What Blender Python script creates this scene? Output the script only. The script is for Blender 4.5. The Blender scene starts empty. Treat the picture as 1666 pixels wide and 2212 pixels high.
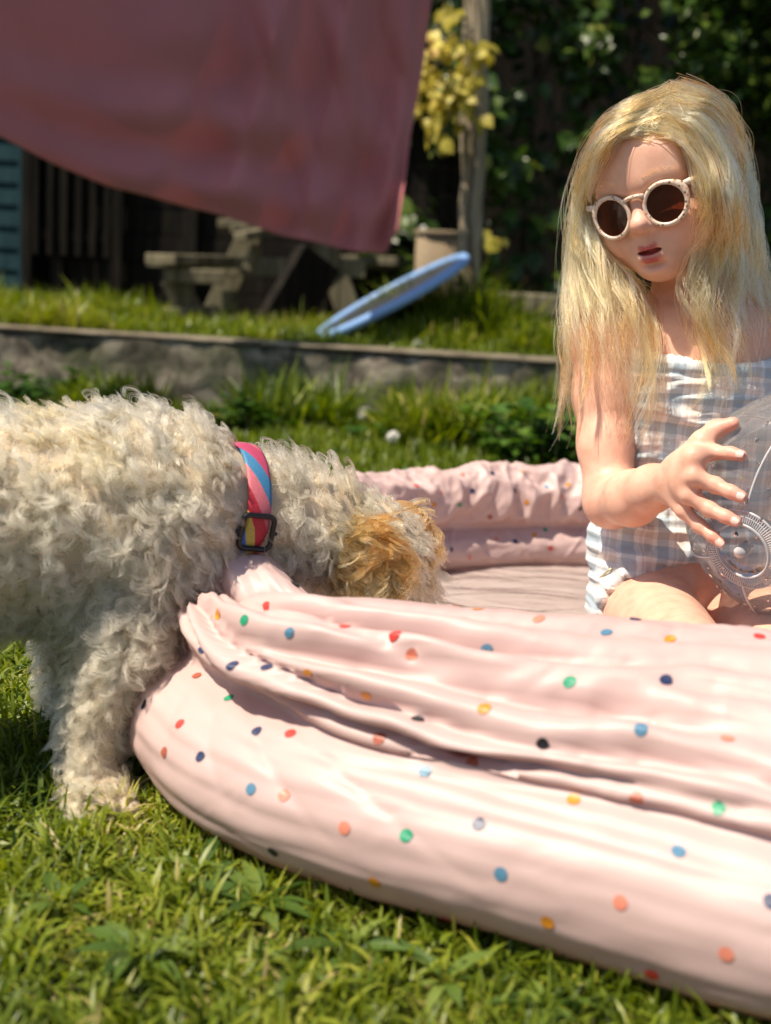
import bpy, bmesh, math, random
import numpy as np
from mathutils import Vector, Matrix
from mathutils.bvhtree import BVHTree

# ------------------------------------------------------------------ camera, sky, sun, exposure
scene = bpy.context.scene
COL = scene.collection
FPX, IW, IH = 2568.0, 1666.0, 2212.0          # focal length and frame size in the same units
CAM_H, PITCH, ROLL = 0.385, math.radians(9.85), math.radians(3.3)
cam_data = bpy.data.cameras.new('camera')
cam = bpy.data.objects.new('camera', cam_data)
COL.objects.link(cam)
CAM_M = Matrix.Translation((0, 0, CAM_H)) @ (Matrix.Rotation(math.radians(90) - PITCH, 4, 'X') @ Matrix.Rotation(ROLL, 4, 'Z'))
cam.matrix_world = CAM_M
cam_data.sensor_fit = 'VERTICAL'
cam_data.sensor_height = 24.0
cam_data.lens = 24.0 * FPX / IH
cam_data.clip_start = 0.02
cam_data.clip_end = 200.0
cam_data.dof.use_dof = True
cam_data.dof.focus_distance = 1.08
cam_data.dof.aperture_fstop = 3.3
scene.camera = cam

SUN = Vector((-0.46, -0.23, 0.86)).normalized()  # direction to the sun
world = bpy.data.worlds.new('World')
scene.world = world
world.use_nodes = True
wn = world.node_tree.nodes
wl = world.node_tree.links
sky = wn.new('ShaderNodeTexSky')
sky.sky_type = 'NISHITA'
sky.sun_disc = False
sky.sun_elevation = math.asin(SUN.z)
sky.sun_rotation = math.atan2(SUN.x, SUN.y)
bg = wn['Background']
bg.inputs['Strength'].default_value = 0.085
wl.new(sky.outputs['Color'], bg.inputs['Color'])
sun_data = bpy.data.lights.new('sun', 'SUN')
sun_data.energy = 5.0
sun_data.angle = math.radians(0.55)
sun_data.color = (1.0, 0.89, 0.73)
sun = bpy.data.objects.new('sun', sun_data)
COL.objects.link(sun)
sun.rotation_euler = (-SUN).to_track_quat('-Z', 'Y').to_euler()
sun.location = (-2, 1, 4)

scene.view_settings.view_transform = 'Standard'
scene.view_settings.look = 'None'
scene.view_settings.exposure = 0.58
scene.view_settings.gamma = 1.0
scene.view_settings.use_curve_mapping = False
scene.render.engine = 'CYCLES'
cy = scene.cycles
cy.use_denoising = True
cy.max_bounces = 10
cy.transparent_max_bounces = 24
cy.transmission_bounces = 8
cy.caustics_reflective = False
cy.caustics_refractive = False
cy.sample_clamp_indirect = 6.0

# ------------------------------------------------------------------ helpers
RS = np.random.RandomState(7)
random.seed(7)

def at(px, py, d):
    """a point of the place, seen at px, py, that lies d metres into the garden"""
    v = CAM_M.to_3x3() @ Vector(((px - IW / 2) / FPX, -(py - IH / 2) / FPX, -1.0))
    s = d / v.y
    return Vector((v.x * s, d, CAM_H + v.z * s))

def A(px, py, d):
    return np.array(at(px, py, d))

def tag(o, label=None, cat=None, group=None, kind=None):
    if label: o['label'] = label
    if cat: o['category'] = cat
    if group: o['group'] = group
    if kind: o['kind'] = kind
    return o

def link(o, parent=None):
    COL.objects.link(o)
    if parent is not None:
        o.parent = parent
    return o

def empty(name, loc=(0, 0, 0)):
    o = bpy.data.objects.new(name, None)
    o.empty_display_size = 0.05
    o.location = loc
    COL.objects.link(o)
    return o

def child_of(o, parent):
    o.parent = parent
    o.matrix_parent_inverse = Matrix.Translation(parent.location).inverted() if parent.parent is None else Matrix()
    return o

def mesh_np(name, V, F, mat=None, parent=None, smooth=True):
    """V (n,3) array, F list of tuples or an (m,4)/(m,3) int array -> one mesh object"""
    me = bpy.data.meshes.new(name)
    V = np.asarray(V, dtype=np.float32)
    if isinstance(F, np.ndarray):
        k = F.shape[1]
        me.vertices.add(len(V)); me.vertices.foreach_set('co', V.ravel())
        me.loops.add(F.size); me.loops.foreach_set('vertex_index', F.astype(np.int32).ravel())
        me.polygons.add(len(F))
        me.polygons.foreach_set('loop_start', np.arange(0, F.size, k, dtype=np.int32))
        me.polygons.foreach_set('loop_total', np.full(len(F), k, dtype=np.int32))
        me.update(calc_edges=True)
        me.validate()
    else:
        me.from_pydata([tuple(v) for v in V], [], F)
        me.update()
    me.polygons.foreach_set('use_smooth', np.full(len(me.polygons), smooth))
    o = bpy.data.objects.new(name, me)
    COL.objects.link(o)
    if mat is not None:
        me.materials.append(mat)
    if parent is not None:
        child_of(o, parent)
    return o

def attr(o, name, vals, domain='POINT', typ='FLOAT'):
    a = o.data.attributes.new(name, typ, domain)
    vals = np.asarray(vals, dtype=np.float32)
    a.data.foreach_set({'FLOAT': 'value', 'FLOAT_VECTOR': 'vector', 'FLOAT_COLOR': 'color'}[typ], vals.ravel())

def set_uv(o, uv_per_vert):
    me = o.data
    lay = me.uv_layers.new(name='UVMap')
    li = np.empty(len(me.loops), dtype=np.int32)
    me.loops.foreach_get('vertex_index', li)
    lay.data.foreach_set('uv', np.asarray(uv_per_vert, dtype=np.float32)[li].ravel())

class MB:
    """collects boxes, tubes and lathes into one mesh"""
    def __init__(s):
        s.V, s.F = [], []
    def add(s, V, F):
        n = len(s.V)
        s.V += [tuple(v) for v in V]
        s.F += [tuple(i + n for i in f) for f in F]
        return s
    def box(s, c, size, rot=None, bevel=0.0):
        bm = bmesh.new()
        bmesh.ops.create_cube(bm, size=1.0)
        bmesh.ops.scale(bm, vec=size, verts=bm.verts)
        if bevel:
            bmesh.ops.bevel(bm, geom=bm.edges[:], offset=bevel, segments=2, affect='EDGES', profile=0.5)
        m = Matrix.Translation(c)
        if rot is not None:
            m = m @ (rot if isinstance(rot, Matrix) else Matrix.Rotation(rot, 4, 'Z'))
        bmesh.ops.transform(bm, matrix=m, verts=bm.verts)
        bm.verts.index_update()
        s.add([v.co[:] for v in bm.verts], [[v.index for v in f.verts] for f in bm.faces])
        bm.free()
        return s
    def bar(s, a, b, w, h, bevel=0.003, up=(0, 0, 1)):
        a, b = Vector(a), Vector(b)
        d = b - a
        y = d.normalized()
        x = y.cross(Vector(up))
        if x.length < 1e-4: x = y.cross(Vector((1, 0, 0)))
        x.normalize()
        z = x.cross(y)
        m = Matrix((x, y, z)).transposed().to_4x4()
        return s.box((a + b) / 2, (w, d.length, h), m, bevel)
    def tube(s, pts, rad, n=10, closed=False, cap=True, flat=1.0):
        P = np.array([list(p) for p in pts], dtype=float)
        m = len(P)
        r = np.full(m, rad) if np.isscalar(rad) else np.asarray(rad, dtype=float)
        T = np.roll(P, -1, 0) - np.roll(P, 1, 0) if closed else np.gradient(P, axis=0)
        T /= np.linalg.norm(T, axis=1)[:, None] + 1e-12
        up = np.array([0, 0, 1.0]) if abs(T[0, 2]) < 0.9 else np.array([1.0, 0, 0])
        X = np.cross(T[0], up); X /= np.linalg.norm(X)
        V = []
        for i in range(m):
            X = X - T[i] * X.dot(T[i]); X /= np.linalg.norm(X)
            Y = np.cross(T[i], X)
            for k in range(n):
                t = 2 * math.pi * k / n
                V.append(P[i] + r[i] * (X * math.cos(t) + Y * math.sin(t) * flat))
        F = []
        for i in range(m if closed else m - 1):
            for k in range(n):
                a, b = i * n + k, i * n + (k + 1) % n
                c, d = ((i + 1) % m) * n + (k + 1) % n, ((i + 1) % m) * n + k
                F.append((a, b, c, d))
        if cap and not closed:
            F.append(tuple(range(n - 1, -1, -1)))
            F.append(tuple((m - 1) * n + k for k in range(n)))
        return s.add(V, F)
    def build(s, name, mat, parent=None, smooth=False):
        o = mesh_np(name, np.array(s.V), s.F, mat, parent, smooth)
        return o

# vectorised gradient noise
_perm = np.random.RandomState(3).permutation(256)
_perm = np.concatenate([_perm, _perm, _perm])
_grad = np.random.RandomState(4).normal(size=(256, 3))
_grad /= np.linalg.norm(_grad, axis=1)[:, None]
def noise3(x, y, z):
    x, y, z = np.broadcast_arrays(np.asarray(x, float), np.asarray(y, float), np.asarray(z, float))
    xi, yi, zi = np.floor(x).astype(int), np.floor(y).astype(int), np.floor(z).astype(int)
    xf, yf, zf = x - xi, y - yi, z - zi
    u, v, w = [t * t * t * (t * (t * 6 - 15) + 10) for t in (xf, yf, zf)]
    xi, yi, zi = xi & 255, yi & 255, zi & 255
    def g(a, b, c):
        h = _perm[_perm[_perm[(xi + a) & 255] + ((yi + b) & 255)] + ((zi + c) & 255)]
        G = _grad[h]
        return G[..., 0] * (xf - a) + G[..., 1] * (yf - b) + G[..., 2] * (zf - c)
    L = lambda t, a, b: a + t * (b - a)
    return 1.6 * L(w, L(v, L(u, g(0, 0, 0), g(1, 0, 0)), L(u, g(0, 1, 0), g(1, 1, 0))),
                   L(v, L(u, g(0, 0, 1), g(1, 0, 1)), L(u, g(0, 1, 1), g(1, 1, 1))))

def sstep(a, b, x):
    t = np.clip((np.asarray(x, float) - a) / (b - a), 0, 1)
    return t * t * (3 - 2 * t)

def bump(c, w, x):
    return np.exp(-((np.asarray(x, float) - c) / w) ** 2)

# materials ---------------------------------------------------------
def srgb(r, g, b):
    f = lambda c: c / 12.92 if c <= 0.04045 else ((c + 0.055) / 1.055) ** 2.4
    return (f(r / 255), f(g / 255), f(b / 255), 1.0)

class Mat:
    def __init__(s, name):
        s.m = bpy.data.materials.new(name)
        s.m.use_nodes = True
        s.t = s.m.node_tree
        s.n = s.t.nodes
        s.b = s.n['Principled BSDF']
        s.out = s.n['Material Output']
    def new(s, kind, **kw):
        n = s.n.new('ShaderNode' + kind)
        for k, v in kw.items():
            if k in n.inputs: n.inputs[k].default_value = v
            else: setattr(n, k, v)
        return n
    def link(s, a, b):
        s.t.links.new(a, b)
    def set(s, **kw):
        for k, v in kw.items():
            s.b.inputs[k.replace('_', ' ')].default_value = v
        return s
    def coord(s, kind='Object'):
        return s.new('TexCoord').outputs[kind]
    def noise(s, scale, detail=4, rough=0.55, vec=None, dist=0.0):
        n = s.new('TexNoise')
        n.inputs['Scale'].default_value = scale
        n.inputs['Detail'].default_value = detail
        n.inputs['Roughness'].default_value = rough
        n.inputs['Distortion'].default_value = dist
        s.link(vec if vec is not None else s.coord(), n.inputs['Vector'])
        return n.outputs['Fac']
    def ramp(s, fac, stops, interp='LINEAR'):
        r = s.new('ValToRGB')
        cr = r.color_ramp
        cr.interpolation = interp
        while len(cr.elements) < len(stops): cr.elements.new(0.5)
        for e, (p, c) in zip(cr.elements, stops):
            e.position = p
            e.color = c if len(c) == 4 else (*c, 1)
        s.link(fac, r.inputs['Fac'])
        return r.outputs['Color']
    def mix(s, fac, a, b, mode='MIX'):
        n = s.new('Mix', data_type='RGBA', blend_type=mode)
        for i, v in ((0, fac), (6, a), (7, b)):
            if hasattr(v, 'is_linked') and hasattr(v, 'node'): s.link(v, n.inputs[i])
            else: n.inputs[i].default_value = v
        return n.outputs[2]
    def math(s, op, a, b=0.0):
        n = s.new('Math', operation=op)
        for i, v in ((0, a), (1, b)):
            if hasattr(v, 'node'): s.link(v, n.inputs[i])
            else: n.inputs[i].default_value = v
        return n.outputs[0]
    def color(s, c):
        if hasattr(c, 'node'): s.link(c, s.b.inputs['Base Color'])
        else: s.b.inputs['Base Color'].default_value = c
        return s
    def bumpmap(s, h, strength=0.3, dist=0.002):
        n = s.new('Bump')
        n.inputs['Strength'].default_value = strength
        n.inputs['Distance'].default_value = dist
        s.link(h, n.inputs['Height'])
        s.link(n.outputs['Normal'], s.b.inputs['Normal'])
        return s

def leafy(name, stops, rough=0.45, trans=0.35, attrname='tint'):
    """leaf material: per-leaf tint, part of the light passes through"""
    M = Mat(name)
    a = M.new('Attribute', attribute_name=attrname)
    c = M.ramp(a.outputs['Fac'], stops)
    M.color(c).set(Roughness=rough)
    M.b.inputs['Specular IOR Level'].default_value = 0.35
    tr = M.new('BsdfTranslucent')
    hs = M.new('HueSaturation')
    hs.inputs['Saturation'].default_value = 1.1
    hs.inputs['Value'].default_value = 1.3
    M.link(c, hs.inputs['Color'])
    M.link(hs.outputs['Color'], tr.inputs['Color'])
    mx = M.new('MixShader')
    mx.inputs[0].default_value = trans
    M.link(M.b.outputs[0], mx.inputs[1])
    M.link(tr.outputs[0], mx.inputs[2])
    M.link(mx.outputs[0], M.out.inputs['Surface'])
    return M.m
# ------------------------------------------------------------------ soft solids: smooth unions sampled on a grid, skinned into one mesh
class Solid:
    def __init__(s, lo, hi, h):
        s.lo = np.array(lo, float); s.h = h
        s.n = np.ceil((np.array(hi, float) - s.lo) / h).astype(int) + 1
        s.D = np.full(s.n, 1.0, dtype=np.float32)
        s.ax = [s.lo[i] + h * np.arange(s.n[i]) for i in range(3)]
    def box(s, lo, hi):
        i0 = np.clip(np.floor((np.array(lo) - s.lo) / s.h).astype(int), 0, s.n)
        i1 = np.clip(np.ceil((np.array(hi) - s.lo) / s.h).astype(int) + 1, 0, s.n)
        sl = tuple(slice(a, b) for a, b in zip(i0, i1))
        P = np.meshgrid(*[s.ax[i][sl[i]] for i in range(3)], indexing='ij', sparse=True)
        return sl, P
    def merge(s, sl, d, k, op='add'):
        a = s.D[sl]
        if a.size == 0: return
        d = d.astype(np.float32)
        if op == 'add':
            if k <= 0: s.D[sl] = np.minimum(a, d); return
            h = np.clip(0.5 + 0.5 * (a - d) / k, 0, 1)
            s.D[sl] = a + (d - a) * h - k * h * (1 - h)
        else:                                   # carve
            h = np.clip(0.5 - 0.5 * (a + d) / max(k, 1e-5), 0, 1)
            s.D[sl] = a + (-d - a) * h + k * h * (1 - h)
    def cone(s, a, b, r1, r2, k=0.01, op='add', sq=None):
        """tapered capsule"""
        a, b = np.array(a, float), np.array(b, float)
        pad = max(r1, r2) + k + 3 * s.h
        sl, (X, Y, Z) = s.box(np.minimum(a, b) - pad, np.maximum(a, b) + pad)
        ab = b - a
        L2 = ab.dot(ab) + 1e-12
        t = np.clip(((X - a[0]) * ab[0] + (Y - a[1]) * ab[1] + (Z - a[2]) * ab[2]) / L2, 0, 1)
        d = np.sqrt((X - a[0] - ab[0] * t) ** 2 + (Y - a[1] - ab[1] * t) ** 2 + (Z - a[2] - ab[2] * t) ** 2) - (r1 + (r2 - r1) * t)
        s.merge(sl, d, k, op)
        return s
    def chain(s, pts, k=0.01):
        for (a, ra), (b, rb) in zip(pts[:-1], pts[1:]):
            s.cone(a, b, ra, rb, k)
        return s
    def ell(s, c, r, k=0.01, rot=None, op='add'):
        """ellipsoid; rot is a 3x3 matrix whose columns are its axes"""
        c, r = np.array(c, float), np.array(r, float)
        Rm = np.eye(3) if rot is None else np.array(rot, float)
        ext = np.sqrt(((Rm * r[None, :]) ** 2).sum(1)) + k + 3 * s.h
        sl, (X, Y, Z) = s.box(c - ext, c + ext)
        x, y, z = X - c[0], Y - c[1], Z - c[2]
        q = [(Rm[0, i] * x + Rm[1, i] * y + Rm[2, i] * z) / r[i] for i in range(3)]
        k0 = np.sqrt(q[0] ** 2 + q[1] ** 2 + q[2] ** 2)
        k1 = np.sqrt((q[0] / r[0]) ** 2 + (q[1] / r[1]) ** 2 + (q[2] / r[2]) ** 2) + 1e-9
        s.merge(sl, k0 * (k0 - 1) / k1, k, op)
        return s
    def mesh(s, smooth=2):
        return nets(s.D, s.lo, s.h, smooth)
    def at(s, P):
        """trilinear distance at points P (n,3)"""
        g = (P - s.lo) / s.h
        g = np.clip(g, 0, np.array(s.n) - 1.001)
        i = np.floor(g).astype(int); f = g - i
        r = 0
        for dx in (0, 1):
            for dy in (0, 1):
                for dz in (0, 1):
                    w = (f[:, 0] if dx else 1 - f[:, 0]) * (f[:, 1] if dy else 1 - f[:, 1]) * (f[:, 2] if dz else 1 - f[:, 2])
                    r = r + w * s.D[i[:, 0] + dx, i[:, 1] + dy, i[:, 2] + dz]
        return r
    def grad(s, P, e=None):
        e = e or s.h
        G = np.stack([s.at(P + np.eye(3)[k] * e) - s.at(P - np.eye(3)[k] * e) for k in range(3)], 1)
        return G / (np.linalg.norm(G, axis=1)[:, None] + 1e-9)

def nets(D, lo, h, smooth=2):
    S = D < 0
    c = S[:-1, :-1, :-1].astype(np.int8)
    tot = np.zeros(tuple(n - 1 for n in D.shape), dtype=np.int8)
    for dx in (0, 1):
        for dy in (0, 1):
            for dz in (0, 1):
                tot += S[dx:D.shape[0] - 1 + dx, dy:D.shape[1] - 1 + dy, dz:D.shape[2] - 1 + dz]
    act = (tot > 0) & (tot < 8)
    ijk = np.argwhere(act)
    idx = -np.ones(tot.shape, dtype=np.int64)
    idx[tuple(ijk.T)] = np.arange(len(ijk))
    acc = np.zeros((len(ijk), 3)); cnt = np.zeros(len(ijk))
    corners = [(a, b, c) for a in (0, 1) for b in (0, 1) for c in (0, 1)]
    val = {q: D[ijk[:, 0] + q[0], ijk[:, 1] + q[1], ijk[:, 2] + q[2]].astype(float) for q in corners}
    for q in corners:
        for ax in range(3):
            if q[ax] == 0:
                q2 = list(q); q2[ax] = 1; q2 = tuple(q2)
                a, b = val[q], val[q2]
                m = (a < 0) != (b < 0)
                t = np.where(m, a / np.where(m, a - b, 1), 0)
                p = np.array(q, float)[None] + 0 * acc
                p[:, ax] = t
                acc += np.where(m[:, None], p, 0); cnt += m
    V = lo + h * (ijk + acc / cnt[:, None])
    F = []
    for ax in range(3):
        o1, o2 = [(1, 2), (2, 0), (0, 1)][ax]
        sl0 = [slice(None)] * 3; sl1 = [slice(None)] * 3
        sl0[ax] = slice(0, -1); sl1[ax] = slice(1, None)
        A0, A1 = S[tuple(sl0)], S[tuple(sl1)]
        e = np.argwhere(A0 != A1)
        e = e[(e[:, o1] > 0) & (e[:, o2] > 0) & (e[:, o1] < D.shape[o1] - 1) & (e[:, o2] < D.shape[o2] - 1)]
        flip = A0[tuple(e.T)]
        def cell(d1, d2):
            q = e.copy(); q[:, o1] -= d1; q[:, o2] -= d2
            return idx[tuple(q.T)]
        Q = np.stack([cell(1, 1), cell(0, 1), cell(0, 0), cell(1, 0)], 1)
        Q = np.where(flip[:, None], Q, Q[:, ::-1])
        F.append(Q)
    F = np.concatenate(F)
    F = F[(F >= 0).all(1)]
    E = np.concatenate([F[:, [0, 1]], F[:, [1, 2]], F[:, [2, 3]], F[:, [3, 0]]])
    E = np.concatenate([E, E[:, ::-1]])
    n = len(V)
    deg = np.bincount(E[:, 0], minlength=n).astype(float)
    deg[deg == 0] = 1
    for it in range(smooth):
        for lam in (0.5, -0.52):
            L = np.stack([np.bincount(E[:, 0], V[E[:, 1], k], n) for k in range(3)], 1) / deg[:, None] - V
            V = V + lam * L
    return V, F

def hair_object(name, P, rad, mat, parent=None, attrs=None):
    """P (n, m, 3) strands -> hair curves; rad (m,) or (n, m)"""
    n, m = P.shape[:2]
    hc = bpy.data.hair_curves.new(name)
    hc.add_curves([m] * n)
    hc.attributes['position'].data.foreach_set('vector', P.astype(np.float32).ravel())
    ra = hc.attributes.get('radius') or hc.attributes.new('radius', 'FLOAT', 'POINT')
    ra.data.foreach_set('value', np.broadcast_to(rad, (n, m)).astype(np.float32).ravel())
    for k, v in (attrs or {}).items():
        a = hc.attributes.new(k, 'FLOAT', 'CURVE')
        a.data.foreach_set('value', np.asarray(v, dtype=np.float32))
    hc.materials.append(mat)
    o = bpy.data.objects.new(name, hc)
    COL.objects.link(o)
    if parent is not None: child_of(o, parent)
    return o

def unit(v):
    v = np.asarray(v, float)
    return v / (np.linalg.norm(v, axis=-1)[..., None] + 1e-12)

def surface_samples(V, F, n, rs):
    """random points with normals on a quad mesh"""
    a, b, c, d = (V[F[:, i]] for i in range(4))
    nrm = np.cross(c - a, d - b)
    ar = np.linalg.norm(nrm, axis=1)
    f = rs.choice(len(F), n, p=ar / ar.sum())
    u, v = rs.rand(n, 1), rs.rand(n, 1)
    p = (a[f] * (1 - u) + b[f] * u) * (1 - v) + (d[f] * (1 - u) + c[f] * u) * v
    return p, unit(nrm[f]), ar.sum() / 2
# ------------------------------------------------------------------ ground
PC = np.array([0.43, 1.25])                    # centre of the paddling pool
M = Mat('soil')
c = M.ramp(M.noise(9, 6), [(0.3, (0.018, 0.022, 0.006)), (0.6, (0.05, 0.06, 0.014)), (0.8, (0.075, 0.06, 0.03))])
M.color(c).set(Roughness=0.95).bumpmap(M.noise(60, 5), 0.8, 0.01)
MAT_SOIL = M.m
WALL_Y0, WALL_Y1 = 4.05, 3.80                  # the wall runs from the left away to the right, a little nearer
def wall_y(x):
    return 3.92 - 0.10 * x
TER_Z = 0.235
xs = np.concatenate([[-60, -20, -8], np.linspace(-4, 4, 60), [8, 20, 60]])
ys = np.concatenate([[-40, -8, -2], np.linspace(0, 4.3, 50), [8, 25, 80]])
X, Y = np.meshgrid(xs, ys, indexing='ij')
Z = np.where((np.abs(X) < 5) & (Y < 6), 0.010 * noise3(X * 1.7, Y * 1.7, 0) + 0.004 * noise3(X * 7, Y * 7, 2) - 0.008, -0.01)
Z = np.minimum(Z, 0.0)
n1, n2 = len(xs), len(ys)
I = np.arange(n1 * n2).reshape(n1, n2)
F = np.stack([I[:-1, :-1], I[1:, :-1], I[1:, 1:], I[:-1, 1:]], -1).reshape(-1, 4)
tag(mesh_np('lawn', np.stack([X, Y, Z], -1).reshape(-1, 3), F, MAT_SOIL), kind='structure')
# raised terrace behind the wall
xs = np.concatenate([[-30, -10], np.linspace(-5, 5, 60), [10, 30]])
vs = np.concatenate([np.linspace(0.05, 4, 30), [10, 40]])
X = np.repeat(xs[:, None], len(vs), 1)
Y = wall_y(X) + 0.12 + vs[None, :]
Z = TER_Z - 0.012 + 0.02 * noise3(X * 1.3, Y * 1.3, 5) + 0.012 * np.clip(vs, 0, 4)[None, :]
I = np.arange(X.size).reshape(X.shape)
F = np.stack([I[:-1, :-1], I[1:, :-1], I[1:, 1:], I[:-1, 1:]], -1).reshape(-1, 4)
tag(mesh_np('terrace_ground', np.stack([X, Y, Z], -1).reshape(-1, 3), F, MAT_SOIL), kind='structure')
def ter_z(x, y):
    return TER_Z - 0.012 + 0.012 * np.clip(y - wall_y(x) - 0.12, 0, 4)

# ------------------------------------------------------------------ grass
GRASS_STOPS = [(0.0, (0.022, 0.055, 0.004)), (0.35, (0.090, 0.135, 0.008)), (0.7, (0.215, 0.265, 0.020)), (0.93, (0.35, 0.35, 0.045)), (1.0, (0.44, 0.36, 0.14))]
MAT_GRASS = leafy('grass_blade', GRASS_STOPS, 0.42, 0.38)

def blades(name, x, y, z, h, w, lean, tint, mat=MAT_GRASS, rs=RS, curl=0.6, parent=None):
    n = len(x)
    az = rs.uniform(0, 2 * math.pi, n)
    twist = rs.uniform(-0.6, 0.6, n)
    d = np.stack([np.cos(az), np.sin(az), np.zeros(n)], 1)
    sd = np.stack([-np.sin(az + twist), np.cos(az + twist), 0.25 * rs.normal(size=n)], 1)
    root = np.stack([x, y, z], 1)
    V = np.zeros((n, 7, 3))
    ts = [0.0, 0.4, 0.75, 1.0]
    ws = [0.8, 1.0, 0.7, 0.0]
    k = 0
    for t, ww in zip(ts, ws):
        ang = lean * (0.35 + curl * t * 1.4)
        out = np.sin(np.clip(ang, 0, 1.9)) * t
        upz = np.cos(np.clip(ang * 0.9, 0, 1.9)) * t
        c = root + (d * out[:, None] + np.array([0, 0, 1.0]) * upz[:, None]) * h[:, None]
        if ww > 0:
            V[:, k] = c - sd * (w * ww * 0.5)[:, None]
            V[:, k + 1] = c + sd * (w * ww * 0.5)[:, None]
            k += 2
        else:
            V[:, k] = c
            k += 1
    V[:, :, 2] = np.maximum(V[:, :, 2], root[:, None, 2] + 0.0005)
    T = np.array([[0, 1, 3], [0, 3, 2], [2, 3, 5], [2, 5, 4], [4, 5, 6]])
    F = (np.arange(n)[:, None, None] * 7 + T[None]).reshape(-1, 3)
    o = mesh_np(name, V.reshape(-1, 3), F, mat, parent)
    attr(o, 'tint', np.repeat(np.clip(tint, 0, 1), 7))
    return o

def pool_r(x, y):
    return np.hypot(x - PC[0], y - PC[1])

def scatter(n, x0, x1, y0, y1, rs=RS):
    return rs.uniform(x0, x1, n), rs.uniform(y0, y1, n)

# lawn right in front of the lens and round the dog's paws
parts = []
def tuft_tint(x, y, rs=RS):
    return np.clip(0.52 + 0.30 * noise3(x * 14, y * 14, 3) + 0.2 * noise3(x * 4, y * 4, 9) + rs.normal(0, 0.17, len(x)), 0, 1)
x, y = scatter(64000, -0.62, 0.42, 0.50, 1.55)
k = (pool_r(x, y) > 0.625)
x, y = x[k], y[k]
cl = noise3(x * 22, y * 22, 1)
h = np.clip(0.024 + 0.012 * cl + RS.normal(0, 0.006, len(x)), 0.008, 0.055)
w = RS.uniform(0.0016, 0.0042, len(x))
ln = np.abs(RS.normal(0.9, 0.4, len(x)))
g1 = (x, y, np.full(len(x), -0.004), h, w, ln, tuft_tint(x, y))
# dry thatch low in the sward
x, y = scatter(16000, -0.62, 0.42, 0.50, 1.55)
k = (pool_r(x, y) > 0.625); x, y = x[k], y[k]
g2 = (x, y, np.full(len(x), -0.005), RS.uniform(0.012, 0.03, len(x)), RS.uniform(0.001, 0.0025, len(x)), RS.uniform(1.2, 1.9, len(x)), np.where(RS.rand(len(x)) < 0.5, 1.0, 0.1))
# farther lawn
x, y = scatter(70000, -1.7, 2.2, 1.55, 4.0)
k = (y < wall_y(x)) & (pool_r(x, y) > 0.64); x, y = x[k], y[k]
cl = noise3(x * 3.5, y * 3.5, 1)
far = sstep(2.2, 3.0, y) * (1 - 0.75 * sstep(3.2, 3.8, y))
h = np.clip(0.035 + 0.05 * far * (0.6 + cl) + RS.normal(0, 0.012, len(x)), 0.012, 0.16)
g3 = (x, y, np.full(len(x), -0.005), h, RS.uniform(0.003, 0.007, len(x)), np.abs(RS.normal(0.6, 0.35, len(x))), np.clip(tuft_tint(x, y) - 0.08 + 0.1 * cl, 0, 1))
G = [np.concatenate(t) for t in zip(g1, g2, g3)]
tag(blades('grass', *G), 'short green lawn grass round the paddling pool', 'grass', kind='stuff')

# grass on the terrace: short with tall lit clumps
x, y0 = scatter(50000, -2.2, 2.6, 0.0, 1.0)
y = wall_y(x) + 0.14 + 2.2 * y0 ** 1.6
cl = noise3(x * 2.1, y * 2.1, 21)
k = RS.rand(len(x)) < np.clip(0.55 + 1.0 * cl, 0.12, 1)
x, y, cl = x[k], y[k], cl[k]
h = np.clip(0.05 + 0.09 * np.clip(cl, 0, 1) + RS.normal(0, 0.02, len(x)), 0.02, 0.26)
G1 = (x, y, ter_z(x, y), h, RS.uniform(0.004, 0.009, len(x)), np.abs(RS.normal(0.5, 0.3, len(x))), np.clip(0.55 + 0.35 * cl + RS.normal(0, 0.15, len(x)), 0, 1))
def clump(cx, cy_, n, r, hm):
    a, q = RS.uniform(0, 6.28, n), np.sqrt(RS.rand(n)) * r
    x, y = cx + q * np.cos(a), cy_ + q * np.sin(a) * 0.6
    return (x, y, ter_z(x, y), np.clip(hm * (1 - 0.5 * q / r) + RS.normal(0, hm * 0.2, n), 0.03, 1), RS.uniform(0.005, 0.011, n),
            np.abs(RS.normal(0.55, 0.3, n)), np.clip(RS.normal(0.55, 0.2, n), 0, 1))
cs = [G1]
for px, py, d, n, r, hm in ((985, 720, 4.75, 2600, 0.30, 0.30), (1090, 730, 4.6, 1500, 0.25, 0.18), (920, 735, 4.4, 900, 0.18, 0.14), (1180, 750, 4.4, 900, 0.2, 0.16),
                            (215, 680, 4.7, 1600, 0.28, 0.17), (60, 660, 4.8, 1500, 0.35, 0.15), (-60, 670, 4.6, 1500, 0.35, 0.18), (380, 700, 4.5, 700, 0.25, 0.10)):
    p = at(px, py, d)
    cs.append(clump(p.x, d, n, r, hm))
G = [np.concatenate(t) for t in zip(*cs)]
tag(blades('terrace_grass', *G), 'tufts of bright grass on the raised terrace', 'grass', kind='stuff')

# ------------------------------------------------------------------ retaining wall with coping
M = Mat('old_concrete')
n1_ = M.noise(9, 8, 0.7, None, 0.6)
n2_ = M.noise(3.2, 4)
c = M.ramp(n1_, [(0.33, (0.030, 0.024, 0.019)), (0.47, (0.13, 0.105, 0.08)), (0.60, (0.33, 0.285, 0.22))])
moss = M.ramp(n2_, [(0.5, (0, 0, 0)), (0.68, (1, 1, 1))])
c = M.mix(M.math('MULTIPLY', moss, 0.7), c, (0.035, 0.052, 0.012, 1))
M.color(c).set(Roughness=0.95).bumpmap(n1_, 0.8, 0.03)
MAT_WALL = M.m
M = Mat('coping_stone')
n1_ = M.noise(11, 8, 0.65)
c = M.ramp(n1_, [(0.3, (0.07, 0.055, 0.035)), (0.55, (0.19, 0.155, 0.105)), (0.75, (0.30, 0.26, 0.19))])
M.color(c).set(Roughness=0.92).bumpmap(n1_, 0.7, 0.012)
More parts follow.
